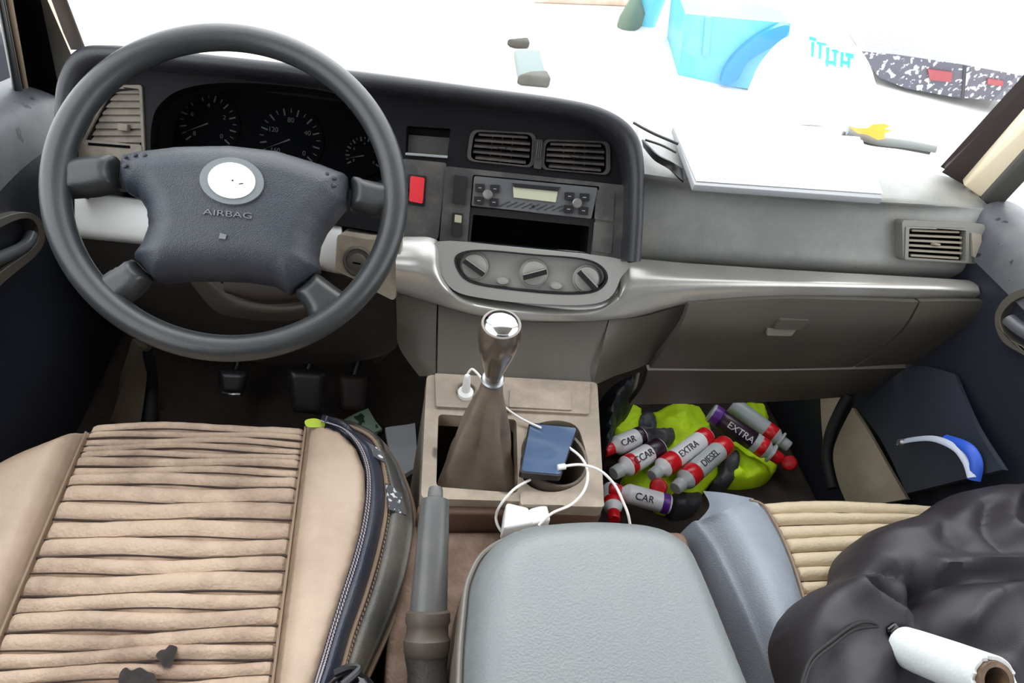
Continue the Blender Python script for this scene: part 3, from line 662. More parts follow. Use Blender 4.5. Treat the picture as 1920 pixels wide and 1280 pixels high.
# ignition surround and lock
IG = Frame(P(690, 490, y=.855), (1, -.1, 0), (-.3, -1, .35))
plate('ignition_surround', rounded([IG.px(a, b) for a, b in [(632, 438), (688, 448), (752, 452), (748, 500), (740, 565), (700, 545), (628, 508)]], .008), [], IG, -.04, .0, mat('ignition_beige', (158, 146, 130), .5, dirt=(108, 98, 84), dirt_scale=18, dirt_amt=.5), dash, bev=.004)
u0, v0 = IG.px(673, 490); ig = lathe('ignition_lock', IG.w(u0, v0, -.002), IG.w(u0, v0, .05), [(0, .024), (.005, .024), (.007, .021), (.004, .018), (.004, .014), (.010, .013), (.011, .010)], LOWER, dash, 32)
plate('key_slot', [(u0-.006, v0-.0012), (u0+.006, v0-.0012), (u0+.006, v0+.0012), (u0-.006, v0+.0012)], [], IG, .0105, .0115, VOID, ig)

# steering column body behind the wheel + stalks
WC = Vector((-.158, .76, .679)); TI = math.radians(41.2)
WN = Vector((0, -math.sin(TI), math.cos(TI))); WU = Vector((1, 0, 0)); WF = Frame(WC, WU, WN)
wh = thing('steering_wheel', 'large dark grey four-spoke steering wheel with white oval emblem', 'steering wheel', WC)
bm = bmesh.new(); n1, n2 = 128, 24; RR, rr = .1905, .0158
R_ = [[bm.verts.new(WF.w((RR+rr*math.cos(b))*math.cos(a), (RR+rr*math.cos(b))*math.sin(a), rr*1.05*math.sin(b))) for b in [2*PI*j/n2 for j in range(n2)]] for a in [2*PI*i/n1 for i in range(n1)]]
for i in range(n1):
    for j in range(n2): bm.faces.new((R_[i][j], R_[(i+1) % n1][j], R_[(i+1) % n1][(j+1) % n2], R_[i][(j+1) % n2]))
put('rim', bm, WHEEL, wh)
hub_px = [(219, 284), (250, 276), (330, 268), (430, 267), (520, 277), (600, 300), (652, 320), (654, 345), (650, 378), (632, 400), (612, 425), (600, 450), (596, 475), (600, 502), (570, 526), (540, 546), (510, 528), (460, 520), (400, 518), (345, 518), (300, 523), (280, 520), (258, 492), (240, 475), (258, 452), (270, 420), (266, 385), (252, 362), (226, 347), (216, 318)]
hub = [WF.px(a, b, .012) for a, b in hub_px]
def hubh(u, v, d): return -.012+.045*math.sqrt(max(0, 1-(1-min(d/.036, 1))**2.0))+.004*max(0, 1-(u*u+v*v)/.01)
pillow('airbag_cover', hub, WF, hubh, HUBM, wh, .0035, -.022)
for pts, nm in (([(105, 296), (150, 286), (214, 283), (210, 318), (218, 348), (170, 358), (110, 362)], 'spoke'), ([(658, 322), (700, 334), (738, 342), (738, 400), (700, 398), (655, 385), (659, 350)], 'spoke'),
                ([(241, 478), (256, 495), (280, 517), (255, 548), (215, 574), (150, 530), (205, 500)], 'spoke'), ([(548, 542), (572, 524), (590, 504), (625, 530), (668, 560), (620, 600), (580, 600), (572, 575)], 'spoke')):
    q = rounded([WF.px(a, b, .004) for a, b in pts], .006)
    pillow(nm, q, WF, lambda u, v, d: -.012+.021*math.sqrt(max(0, 1-(1-min(d/.014, 1))**2)), WHEEL, wh, .004, -.02)
u0, v0 = WF.px(436, 341, .036)
E_ = lambda rx, ry, n=48: [(u0+rx*math.cos(2*PI*k/n), v0+ry*math.sin(2*PI*k/n)) for k in range(n)]
em = plate('emblem', E_(.0345, .0275), [], WF, .028, .040, mat('emblem_ring', (120, 126, 128), .3), wh, bev=.003); em['label'] = 'grey ring of the oval emblem'
plate('emblem_face', E_(.0255, .021), [], WF, .040, .0415, mat('bright_emblem_face', (252, 252, 252), .2, metal=.1), em, bev=.0008)
lathe('emblem_dot', WF.w(u0+.001, v0, .0405), WF.w(u0+.001, v0, .05), [(0, .0011), (.0015, .0010)], BLACK, em, 12)
plate('emblem_mark', [(u0+.008, v0-.004), (u0+.013, v0-.0025), (u0+.012, v0-.0015), (u0+.008, v0-.0028)], [], WF, .0412, .042, STK, em)
a, b = WF.px(428, 402, .036); text('embossed_word', 'AIRBAG', WF, a, b, .0372, .0095, mat('embossed_grey', (110, 114, 118), .4), wh, .0008, squash=1.6)
a, b = WF.px(418, 443, .036)
plate('embossed_symbol', [(a-.004, b-.003), (a+.003, b-.0035), (a+.004, b+.002), (a-.003, b+.0035)], [], WF, .036, .0378, mat('embossed_grey', (110, 114, 118), .4), wh)
for (x, y) in ((237, 296), (256, 292), (274, 293), (236, 314), (252, 312), (268, 306), (601, 333), (614, 328), (628, 336), (612, 346), (627, 350), (600, 346)):
    a, b = WF.px(x, y, .022); lathe('dimple', WF.w(a, b, hubh(a, b, .02)-.0035), WF.w(a, b, .09), [(0, .0024), (.0034, .0024), (.0038, .0016)], mat('dimple_dark', (48, 50, 56), .5), wh, 12)
tube('steering_column', [WC-WN*.02, WC-WN*.12, WC-WN*.20], .04, BLACK, wh, 20)

# ------------------------------------------------------------------ centre console
con = thing('centre_console', 'dusty beige-grey floor console with gear opening and cup holder', 'console', (.23, .63, 0))
CT = Frame((.22, .63, .40), (1, 0, 0), (0, 0, 1))
def cpx(pts, off=0): return [CT.px(a, b, off) for a, b in pts]
plate('console_top', rounded(cpx([(789, 934), (1133, 944), (1120, 716), (800, 702)]), .01), [rounded(cpx([(822, 776), (968, 786), (972, 924), (818, 912)]), .008),
      smooth2(cpx([(1040, 788), (1078, 797), (1094, 830), (1100, 870), (1085, 905), (1040, 922), (995, 912), (976, 880), (984, 830), (1002, 798)]), 5)], CT, -.025, .0, CONS, con, bev=.004)
bmx = bmesh.new()
plate('', cpx([(791, 930), (1131, 940), (1119, 716), (802, 704)]), [cpx([(806, 920), (1116, 930), (1108, 722), (814, 712)])], CT, -.34, -.02, None, bm=bmx)
put('console_body', bmx, CONS, con, False)
plate('lighter_panel', rounded(cpx([(815, 702), (1106, 718), (1104, 778), (817, 764)], .002), .004), [], CT, .0, .005, CONS, con, bev=.002)
plate('ashtray_lid', rounded(cpx([(956, 730), (1068, 734), (1072, 770), (954, 764)], .006), .003), [], CT, .004, .008, CONS, con, bev=.0015)
plate('gear_well', cpx([(815, 768), (975, 778), (980, 930), (812, 918)]), [], CT, -.16, -.15, VOID, con)
plate('console_end', rounded(cpx([(975, 922), (1130, 926), (1133, 952), (975, 948)], .001), .006), [], CT, -.02, .003, CONS, con, bev=.002)
u0, v0 = cpx([(1040, 856)])[0]
bm = bmesh.new()
prof = [(-.085, .0005), (-.085, .036), (-.004, .043), (.002, .044), (.003, .0475), (-.002, .049), (-.087, .042)]
rings = [[bm.verts.new(CT.w(u0+r*math.cos(a), v0+r*1.12*math.sin(a), c)) for a in [2*PI*k/40 for k in range(40)]] for c, r in prof]
for i in range(len(rings)-1):
    for k in range(40): bm.faces.new((rings[i][k], rings[i][(k+1) % 40], rings[i+1][(k+1) % 40], rings[i+1][k]))
put('cup_holder', bm, mat('cup_holder_plastic', (104, 94, 84), .5, dirt=(70, 58, 48), dirt_scale=20, dirt_amt=.5), con)
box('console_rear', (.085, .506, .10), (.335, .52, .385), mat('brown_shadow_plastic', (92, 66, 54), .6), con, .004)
u0, v0 = cpx([(873, 738)], )[0]; lathe('lighter_socket', CT.w(u0, v0, .003), CT.w(u0, v0, .05), [(0, .0155), (.006, .0155), (.007, .013), (.003, .012), (.0028, .004)], mat('socket_ring', (120, 108, 94), .35), con, 28)
u0, v0 = cpx([(1012, 945)])[0]

# gear lever
gl_ = thing('gear_lever', 'gear lever with chrome-capped smoky knob rising from a leather boot', 'gear lever', CT.w(*cpx([(900, 880)])[0], 0))
bm = bmesh.new(); NB = 72; lev = []
topc = P(924, 712, y=.615); tax = Vector((0, .05, 1)).normalized()
base_poly = closed([Vector((*p, 0)) for p in cpx([(824, 900), (870, 917), (945, 925), (968, 918), (966, 850), (945, 800), (900, 790), (858, 800), (838, 850)], -.01)], 8)
L_ = 22
for i in range(L_+1):
    t = i/L_; ring = []
    for k in range(NB):
        b = base_poly[int(k*len(base_poly)/NB)]; bp = CT.w(b.x, b.y, -.03)
        a = math.atan2(bp.y-.595, bp.x-.172); tp = topc+Vector((math.cos(a)*.0135, math.sin(a)*.0135, 0))
        e = t**.62 if t < 1 else 1
        fold = .010*math.sin(5*a+1.2+1.3*t)*math.sin(PI*min(1, t*1.15))*(1-t*.4) if t < .87 else 0
        q = bp.lerp(tp, t); cx = Vector((.172+(topc.x-.172)*t, .595+(topc.y-.595)*t, q.z)); rad_ = Vector((bp.x-.172, bp.y-.595, 0)).lerp(Vector((math.cos(a)*.0135, math.sin(a)*.0135, 0)), e)
        dirv = Vector((math.cos(a), math.sin(a), 0)); ring.append(bm.verts.new(cx+rad_+dirv*fold))
    lev.append(ring)
for i in range(L_):
    for k in range(NB): bm.faces.new((lev[i][k], lev[i][(k+1) % NB], lev[i+1][(k+1) % NB], lev[i+1][k]))
put('boot', bm, BOOT, gl_)
ka = topc; kb = P(941, 602, y=.600)
lathe('boot_collar', ka-Vector((0, 0, .004)), kb, [(0, .0145), (.007, .0155), (.009, .0135), (.0095, .010)], GREYM, gl_, 28)
H_ = (kb-ka).length
lathe('knob', ka+(kb-ka)*.04, kb, [(0, .010), (H_*.15, .013), (H_*.35, .0185), (H_*.55, .0238), (H_*.72, .0262), (H_*.86, .0252), (H_*.92, .0235), (H_*.925, .02)], KNOB, gl_, 40)
lathe('knob_cap', ka+(kb-ka)*.9, kb+(kb-ka), [(0, .0236), (H_*.03, .0232), (H_*.08, .0195), (H_*.11, .014), (H_*.125, .006), (H_*.127, .001)], CHROME, gl_, 40)['label'] = 'chrome cap on top of the gear knob'

# handbrake
hb = thing('handbrake', 'dark grey handbrake lever with leather boot beside the driver seat', 'handbrake', (.085, .3, .25))
A_ = P(816, 932, z=.455); B_ = P(802, 1168, z=.415); C_ = P(800, 1222, z=.40)
H2 = (A_-B_).length
lathe('grip', B_, A_, [(0, .0205), (H2*.1, .0205), (H2*.5, .0192), (H2*.9, .0175), (H2*.97, .0165), (H2*.985, .012)], mat('handbrake_grip', (82, 84, 84), .35, dirt=(112, 106, 98), dirt_scale=18, dirt_amt=.3), hb, 32)
lathe('release_button', A_-(A_-B_)*.03, A_+(A_-B_), [(0, .0095), (.012, .009), (.016, .008), (.017, .005)], mat('button_grey', (98, 98, 96), .4), hb, 20)
lathe('collar', C_, B_, [(-.004, .022), (.0, .0245), (.012, .0255), (.016, .023), (.026, .0225), (.03, .0245), (.04, .024), (.042, .021)], mat('collar_brown_grey', (84, 76, 68), .5), hb, 32)
tube('boot', [C_+Vector((0, .01, .0)), C_-Vector((-.002, .03, .02)), C_-Vector((-.004, .07, .06)), C_-Vector((-.006, .12, .14))], lambda t: .021+.008*t+.002*math.sin(18*t), mat('dark_brake_boot', (62, 56, 52), .55, bump=.5, bump_scale=200), hb, 24, 26)

# tunnel carpet under handbrake and armrest
struct(box('trim_13', (.05, -.3, 0), (.47, .503, P(900, 992, y=.503).z), CARPET, None, .012))

# ------------------------------------------------------------------ driver seat
seat = thing('driver_seat', 'beige pleated driver seat cushion with navy side piping, soiled', 'car seat', (-.2, .35, 0))
SZ = .40
yf = lambda x: .648-.20*(x+.2)**2*2.2       # front edge of the cushion
ys_px = [800, 813, 826, 838, 851, 868, 883, 905, 935, 968, 1002, 1036, 1066, 1104, 1134, 1170, 1202, 1232, 1262, 1300, 1335, 1372]
cre = [P(430, b, z=SZ).y for b in [783]+ys_px]
def pleat(x, y, creases, depth, lift=0):
    yy = y+.006*math.sin(x*9+y*11)*.6+.0015*math.sin(x*40+y*90)-(.25*(x+.2)**2 if lift == 0 else 0)
    for a, b in zip(creases[:-1], creases[1:]):
        if a >= yy > b:
            t = (a-yy)/(a-b); return depth*(abs(math.sin(PI*t)))**.5*min(1, (a-b)/.012+.3)
    return depth*.5
def seat_h(x, y):
    d = yf(x)-y; roll = -.07*max(0, 1-d/.05)**2.4 if d < .05 else 0
    side = -.02*math.exp(-((x+.2)/.16)**2)
    return SZ+.0+roll+side*.4
def pleated(name, xa, xb, front, creases, zbase, depth, m, parent, wav=.003, y_end=.18, nx=60, roll=None, per=9):
    """row by row pleated cover: every crease is a sharp valley across the panel"""
    rows = []; cs = list(creases)
    while cs[-1] > y_end: cs.append(cs[-1]-.022)
    for i in range(len(cs)-1):
        a, b = cs[i], cs[i+1]; deep = depth*(1.0 if i % 2 else .8)*min(1, (a-b)/.015)
        for k in range(per):
            t = k/per; row = []
            for j in range(nx+1):
                s = j/nx; x = xa(a*(1-t)+b*t)*(1-s)+xb(a*(1-t)+b*t)*s
                wy = wav*math.sin(6.5*s+i*1.7)*(.4+.6*s*(1-s)*4)+front(x)*max(0, 1-i/9)
                y = a*(1-t)+b*t+wy
                e = min(1, min(s, 1-s)/.02)
                z = zbase+deep*(math.sin(PI*t)**.45)*(.3+.7*e)+.0012*noise.noise(Vector((x*60, y*60, 0)))-(.006*(1-e))
                if roll: z += roll(x, y, i, t)
                row.append(Vector((x, y, z)))
            rows.append(row)
    rows = [[Vector((p.x, p.y+.004, p.z-.10)) for p in rows[0]], [Vector((p.x, p.y+.003, p.z-.02)) for p in rows[0]]]+rows
    return sheet(name, rows, m, parent, .012, sm=False, direction=(0, 0, -.012))
xl = -.330; xr = -.066
def arc(x0, x1, n=16, dy=0): return [(x0+(x1-x0)*k/n, yf(x0+(x1-x0)*k/n)+dy) for k in range(n+1)]
cp_poly = [(xl, .18)]+arc(xl, xr)+[(xr, .18)]
def cen_h(u, v, d):
    e = min(1, min(u-xl, xr-u)/.006); e = max(0, e)
    return seat_h(u, v)-.010+pleat(u, v, cre, .009)*(.25+.75*e)+.004*e
pleated('centre_panel', lambda y: xl, lambda y: xr, lambda x: -.42*(x+.17)**2, cre, SZ-.012, .0105, PLEAT, seat, roll=lambda x, y, i, t: -.004*max(0, 1-(i+t)/2)**2)
# stains on the panel are part of its material; two dark marks
def patch(name, px, zf, m, parent, h=.0012, step=.004):
    q = [(v.x, v.y) for v in closed([Vector((P(a, b, z=SZ).x, P(a, b, z=SZ).y, 0)) for a, b in px], 3)]
    bm_parent = pillow(name, q, HZ, lambda u, v, d: zf(u, v)+h, m, parent, step, 0, bottom=False); return bm_parent
STAIN = mat('dark_stain', (52, 45, 44), .95, dirt=(30, 26, 26), dirt_scale=60, dirt_amt=.6)
patch('stain', [(292, 1228), (300, 1218), (310, 1216), (318, 1208), (332, 1212), (330, 1222), (326, 1234), (322, 1248), (308, 1250), (300, 1240)], lambda u, v: SZ-.002, STAIN, seat)
patch('stain', [(222, 1274), (226, 1258), (236, 1250), (246, 1256), (262, 1250), (276, 1258), (290, 1264), (292, 1290), (270, 1300), (225, 1300)], lambda u, v: SZ-.002, STAIN, seat)
# right beige bolster: outline from the photo
be_px = [(600, 790), (640, 806), (668, 838), (684, 880), (685, 930), (676, 990), (660, 1050), (640, 1110), (618, 1180), (600, 1240), (588, 1280), (570, 1340)]
be = hz(be_px, SZ)
rb = [(xr+.001, .18), (xr+.001, yf(xr)+.002)]+hz([(575, 785)], SZ)+be+[(be[-1][0]-.01, .18)]
def bol_h(u, v, d):
    e = max(0, min(1, (u-xr)/.012)); return seat_h(u, v)+.002*0+.016*e**.5*min(1, d/.02+.2)-.006
pillow('side_bolster', rb, HZ, lambda u, v, d: SZ-.010-.006*(1-min(1, d/.012))**2+.012*min(1, max(0, u-xr)/.02), BEIGE, seat, .008, .2)
lb = [(-.50, .18), (-.497, .40), (-.47, .50), (-.43, .56), (-.40, .59), (xl-.001, yf(xl)), (xl-.001, .18)]
pillow('side_bolster', lb, HZ, lambda u, v, d: SZ-.004+.010*min(1, max(0, (xl-u)/.02))-.03*(1-min(1, d/.03))**2, BEIGE, seat, .008, .2)
def crease_lines(name, xa, xb, front, creases, zbase, m, parent, wav=.003, dz=.0037, r=.0011):
    bmk = bmesh.new()
    for i, a in enumerate(creases):
        pts = []
        for j in range(31):
            s = j/30; x = xa(a)*(1-s)+xb(a)*s
            pts.append((x, a+wav*math.sin(6.5*s+i*1.7)*(.4+.6*s*(1-s)*4)+front(x)*max(0, 1-i/9), zbase+dz))
        tube_bm(pts, r*(1.25 if i % 2 else .8), 6, bmk)
    return put(name, bmk, m, parent)
CREASE = mat('dark_crease_line', (52, 38, 32), .8)  # thin dark tubes laid along the creases to darken them
crease_lines('crease_line', lambda y: xl+.002, lambda y: xr-.002, lambda x: -.42*(x+.17)**2, cre[1:], SZ-.012, CREASE, seat)
# seam piping either side of the pleats
tube('piping', [(xl, .19, SZ-.004), (xl, .35, SZ-.004), (xl, .5, SZ-.003), (xl, .615, SZ-.004)], .0016, PIPE, seat, 8)
tube('piping', [(xr, .19, SZ-.004), (xr, .35, SZ-.004), (xr, .5, SZ-.003), (xr, .635, SZ-.004)], .0016, PIPE, seat, 8)
patch('lime_mark', [(572, 788), (590, 784), (606, 790), (612, 798), (592, 801), (575, 799)], lambda u, v: SZ-.004, mat('faded_lime_paint', (170, 190, 60), .8), seat, .004)
# navy leatherette strip and outer dark strip, sloping down to the side
mid_px = [(622, 796), (664, 806), (700, 828), (716, 870), (724, 920), (722, 970), (708, 1040), (688, 1110), (660, 1190), (640, 1260), (625, 1300), (615, 1340)]
out_px = [(650, 800), (700, 818), (738, 862), (756, 900), (772, 950), (775, 1000), (764, 1070), (746, 1130), (722, 1190), (690, 1260), (672, 1300), (660, 1340)]
def rowz(px, z, dz=0): return [P(a, b, z=z)+Vector((0, 0, dz)) for a, b in px]
mix_px = lambda A, B, k: [(a[0]*(1-k)+b[0]*k, a[1]*(1-k)+b[1]*k) for a, b in zip(A, B)]
sheet('navy_side_strip', [rowz(be_px, SZ-.004), rowz(mix_px(be_px, mid_px, .2), SZ+.004), rowz(mix_px(be_px, mid_px, .5), SZ+.007), rowz(mix_px(be_px, mid_px, .85), SZ-.006), rowz(mid_px, SZ-.018)], NAVY, seat, .01, 60, 14)['label'] = 'navy stitched side strip of the seat'
sheet('outer_side_strip', [rowz(mid_px, SZ-.018), rowz(mix_px(mid_px, out_px, .35), SZ-.014), rowz(mix_px(mid_px, out_px, .8), SZ-.030), rowz(out_px, SZ-.05), [P(a, b, z=SZ-.05)+Vector((.004, 0, -.14)) for a, b in out_px]], SEATGREY, seat, .01, 60, 18)['label'] = 'worn dark grey outer strip of the seat'
tube('piping', [P(a, b, z=SZ-.016)+Vector((0, 0, .004)) for a, b in mid_px], .0028, PIPE, seat, 8, 60)
tube('piping', [P(a, b, z=SZ-.05)+Vector((.002, 0, 0)) for a, b in out_px], .003, PIPE, seat, 8, 60)
def stitches(parent, pxl, z, dz, n, m, ln=.0035):
    pts = catmull([P(a, b, z=z) for a, b in pxl], n+1); bmk = bmesh.new()
    for i in range(0, n, 1):
        a, b = pts[i], pts[i+1]; d = (b-a).normalized(); c = a.lerp(b, .5)+Vector((0, 0, dz)); s = Vector((-d.y, d.x, 0))
        tube_bm([c-d*ln*.5-s*.0006, c+d*ln*.5+s*.0006], .0007, 5, bmk)
    return put('stitching', bmk, m, parent)
stitches(seat, mix_px(be_px, mid_px, .10), SZ+.001, .003, 110, THREAD)
stitches(seat, mix_px(be_px, mid_px, .22), SZ+.005, .002, 110, THREAD)
stitches(seat, mix_px(mid_px, out_px, .12), SZ-.016, .004, 100, PIPE)
# tape scraps on the worn corner
TAPE = mat('crinkled_clear_tape', (84, 86, 90), .2, bump=1, bump_scale=90, speck=((215, 215, 220), 120, .6))
sheet('tape_patch', [[P(678, 822, z=SZ+.004), P(712, 842, z=SZ-.002)], [P(690, 850, z=SZ+.006), P(722, 866, z=SZ-.004)]], TAPE, seat, .002, 8, 8)
sheet('tape_patch', [[P(724, 905, z=SZ-.006), P(754, 925, z=SZ-.02)], [P(730, 955, z=SZ-.006), P(762, 965, z=SZ-.024)]], TAPE, seat, .002, 8, 8)
# cushion base under the covers
box('seat_base', (-.47, .2, .02), (.03, .57, .30), SEATGREY, seat, .02)

# recliner trim and belt buckle at the bottom edge
bk = thing('seat_belt_buckle', 'black plastic belt buckle stub between driver seat and handbrake', 'seat belt buckle', P(650, 1275, z=.43))
pillow('buckle_body', rounded(hz([(560, 1330), (612, 1272), (655, 1243), (700, 1262), (712, 1300), (700, 1360), (580, 1360)], .44), .02), HZ, lambda u, v, d: .43+.018*math.sqrt(max(0, 1-(1-min(1, d/.014))**2)), GLOSS, bk, .006, .36)
tube('buckle_strap', [P(628, 1262, z=.452), P(655, 1251, z=.456), P(672, 1256, z=.456), P(640, 1285, z=.462)], .004, BLACK, bk, 8, 16)
tag(hexa('lever_strip', [P(738, 1248, z=.30), P(756, 1248, z=.30), P(756, 1300, z=.30), P(738, 1300, z=.30), P(738, 1248, z=.33), P(756, 1248, z=.33), P(756, 1300, z=.33), P(738, 1300, z=.33)], mat('pale_grey_strip', (176, 180, 176), .4), None, .003), 'small pale grey upright tab between driver seat and handbrake boot', 'lever')

# ------------------------------------------------------------------ armrest box
ar = thing('armrest_box', 'grey leather-covered centre armrest box between the seats', 'armrest', (.26, .25, .2))
az = .50
arp = [(.112, .08), (.117, .25), (.128, .34), (.137, .378), (.158, .410), (.200, .430), (.280, .437), (.350, .431), (.384, .412), (.399, .378), (.409, .24), (.420, .08)]
arp = [(v.x, v.y) for v in catmull([Vector((*p, 0)) for p in arp], 60)]
def arh(u, v, d):
    e = min(1, d/.045); return az-.045+.050*math.sqrt(max(0, 1-(1-e)**2.2))+.004*(v-.1)
pillow('lid', arp, HZ, arh, ARM, ar, .0075, .42)
cc = Vector((.262, .25, 0))
lo_ = [(p[0]*1.0+(p[0]-.262)*.05, p[1]+(.006 if p[1] > .3 else 0)) for p in arp]
bmx = bmesh.new(); plate('', lo_, [], HZ, .19, .445, None, bm=bmx); o = put('box_body', bmx, mat('brown_grey_box', (104, 94, 86), .5, dirt=(130, 118, 106), dirt_scale=8, dirt_amt=.4), ar, False)
o.data.polygons.foreach_set('use_smooth', [True]*len(o.data.polygons)); o.data.set_sharp_from_angle(angle=math.radians(40))
tube('piping', [(p[0]+(p[0]-.262)*.03, p[1]+(.003 if p[1] > .3 else 0), .452) for p in arp], .003, mat('box_piping', (120, 116, 110), .4), ar, 8)

# ------------------------------------------------------------------ passenger seat
ps = thing('passenger_seat', 'beige pleated passenger seat with blue-grey leather bolster, partly under the jacket', 'car seat', (.78, .35, 0))
PZ_ = .37
pl_px = [(1410, 934), (1432, 945), (1452, 975), (1470, 1010), (1490, 1060), (1508, 1120), (1530, 1200), (1545, 1290)]
pl_xy = hz(pl_px, PZ_)
pcre = [P(1600, b, z=PZ_).y for b in (934, 955, 976, 1000, 1027, 1054, 1080, 1104, 1130, 1160, 1192, 1225, 1260, 1300, 1340)]
fx = hz([(1440, 927), (1560, 924), (1690, 926), (1735, 930), (1760, 940)], PZ_)
ppoly = [pl_xy[-1]]+pl_xy[::-1][1:]+fx+[(.99, .50), (1.0, .30), (1.0, .27)]
def ps_h(u, v, d):
    r = -.03*(1-min(1, d/.03))**2
    return PZ_+r+pleat(u, v, pcre, .014, 1)-.004
def pxa(y):
    ks = [(p[1], p[0]) for p in pl_xy]
    for (y0, x0), (y1, x1) in zip(ks[:-1], ks[1:]):
        if y0 >= y >= y1: return x0+(x1-x0)*(y0-y)/(y0-y1)
    return ks[0][1] if y > ks[0][0] else ks[-1][1]
pleated('centre_panel', pxa, lambda y: .93, lambda x: -.3*(x-.75)**2, pcre, PZ_-.012, .014, PLEAT2, ps, .0015, .2)
crease_lines('crease_line', lambda y: pxa(y)+.002, lambda y: .93, lambda x: -.3*(x-.75)**2, pcre[1:], PZ_-.012, CREASE, ps, .0015, .002, .0014)
b_out = [(1290, 985), (1300, 1000), (1325, 1035), (1350, 1085), (1376, 1140), (1400, 1195), (1425, 1260), (1440, 1320)]
b_in = [(1405, 938), (1430, 948), (1450, 978), (1468, 1013), (1488, 1063), (1506, 1122), (1528, 1200), (1545, 1290)]
sheet('side_bolster', [rowz(b_in, PZ_-.004), rowz(mix_px(b_in, b_out, .12), PZ_+.010), rowz(mix_px(b_in, b_out, .45), PZ_+.016), rowz(mix_px(b_in, b_out, .8), PZ_-.010), rowz(b_out, PZ_-.03), [p+Vector((-.02, 0, -.12)) for p in rowz(b_out, PZ_-.03)]], BOL, ps, .01, 50, 22)['label'] = 'blue-grey leather side bolster'
sheet('loose_flap', [[P(1318, 920, z=PZ_-.03), P(1360, 924, z=PZ_-.008), P(1412, 934, z=PZ_-.002)], [P(1330, 950, z=PZ_-.02), P(1370, 955, z=PZ_+.002), P(1425, 950, z=PZ_+.004)], [P(1300, 985, z=PZ_-.035), P(1340, 990, z=PZ_-.012), P(1420, 975, z=PZ_-.008)]], BOL, ps, .003, 20, 14)
tube('piping', [P(a, b, z=PZ_)+Vector((0, 0, .002)) for a, b in b_in], .002, PIPE, ps, 8, 40)
box('seat_base', (.56, .2, .02), (.98, .52, .30), SEATGREY, ps, .02)

# ------------------------------------------------------------------ jacket
jk = thing('jacket', 'crumpled black nylon jacket heaped on the passenger seat', 'jacket', (.85, .35, .37))
JZ = .44
jp = [(1488, 1140), (1505, 1112), (1535, 1086), (1585, 1062), (1592, 1030), (1606, 1004), (1640, 976), (1690, 958), (1740, 942), (1785, 912), (1830, 902), (1880, 905), (1930, 888), (1990, 870), (2060, 900), (2110, 1000), (2120, 1200), (2080, 1400), (1900, 1430), (1700, 1420), (1540, 1400), (1490, 1330), (1500, 1270), (1484, 1215), (1478, 1175)]
jpoly = [(v.x, v.y) for v in closed([Vector((*p, 0)) for p in hz(jp, JZ)], 4)]
folds = [  # polyline (photo), amplitude, width; positive = ridge, negative = crease
    ([(1600, 1010), (1660, 1050), (1720, 1110), (1735, 1085)], .012, .016), ([(1590, 1066), (1650, 1072), (1700, 1085), (1730, 1110)], -.022, .012),
    ([(1740, 1090), (1830, 1078), (1960, 1070)], .026, .016), ([(1730, 1110), (1820, 1102), (1960, 1112)], -.024, .013),
    ([(1800, 1180), (1830, 1140), (1900, 1112), (1970, 1105)], .014, .012), ([(1640, 1085), (1600, 1095), (1615, 1125), (1680, 1150), (1715, 1175), (1722, 1220)], .024, .014),
    ([(1630, 1100), (1660, 1118), (1695, 1130)], -.026, .011), ([(1725, 1110), (1728, 1160), (1740, 1200)], -.03, .014),
    ([(1500, 1150), (1560, 1110), (1620, 1085)], .018, .025), ([(1800, 910), (1780, 960), (1760, 1020)], -.012, .012), ([(1920, 905), (1880, 960), (1880, 1010), (1960, 1050)], .020, .016),
    ([(1850, 950), (1840, 1000), (1870, 1040)], -.018, .014), ([(1640, 985), (1720, 1000), (1800, 960), (1880, 915)], .014, .022), ([(1780, 1000), (1800, 1050), (1900, 1060)], -.012, .018),
    ([(1560, 1280), (1600, 1200), (1700, 1190)], -.010, .02), ([(1745, 1270), (1800, 1290), (1850, 1300)], -.06, .04), ([(1740, 1190), (1800, 1210), (1880, 1230)], -.012, .02), ([(1880, 1250), (1960, 1180)], .014, .018)]
FO = [([Vector(p) for p in hz(pp, .47)], a, w_) for pp, a, w_ in folds]
FO = [([Vector((q.x, q.y)) for q in catmull([Vector((*p, 0)) for p in pts], 14)], a, w_) for pts, a, w_ in FO]
def jh(u, v, d):
    p = Vector((u, v)); h = JZ-.055+.085*math.sqrt(max(0, 1-(1-min(1, d/.055))**2))+.03*sm01(d/.16)
    e = min(1, d/.02)
    for pts, a, w_ in FO:
        dd = min(seg_d(p, pts[i], pts[i+1]) for i in range(len(pts)-1)); h += a*math.exp(-(dd/w_)**1.35)*e
    h += .012*noise.noise(Vector((u*7, v*9, 2)))*e+.0015*noise.noise(Vector((u*38, v*38, 5)))*e
    return h
pillow('jacket_body', jpoly, HZ, jh, JACK, jk, .0056, .386)
cordpx = [(1500, 1290), (1520, 1235), (1560, 1200), (1600, 1172), (1630, 1166), (1660, 1180)]
def jpt(a, b, z0=.53, lift=.003):
    p = P(a, b, z=z0)
    for _ in range(4): z = jh(p.x, p.y, .06); p = P(a, b, z=z+lift)
    return p
tube('drawcord', [jpt(a, b) for a, b in cordpx], .0019, RUB, jk, 8, 40)
tube('drawcord', [jpt(a+3, b+8) for a, b in cordpx[:4]]+[jpt(1648, 1175), jpt(1672, 1188)], .0019, RUB, jk, 8, 40)
q = jpt(1662, 1186, .53, .006); q2 = jpt(1680, 1172, .53, .006); lathe('cord_toggle', q, q2, [(0, .004), (.002, .0062), (.010, .0068), (.014, .0062), (.016, .003)], GLOSS, jk, 18)

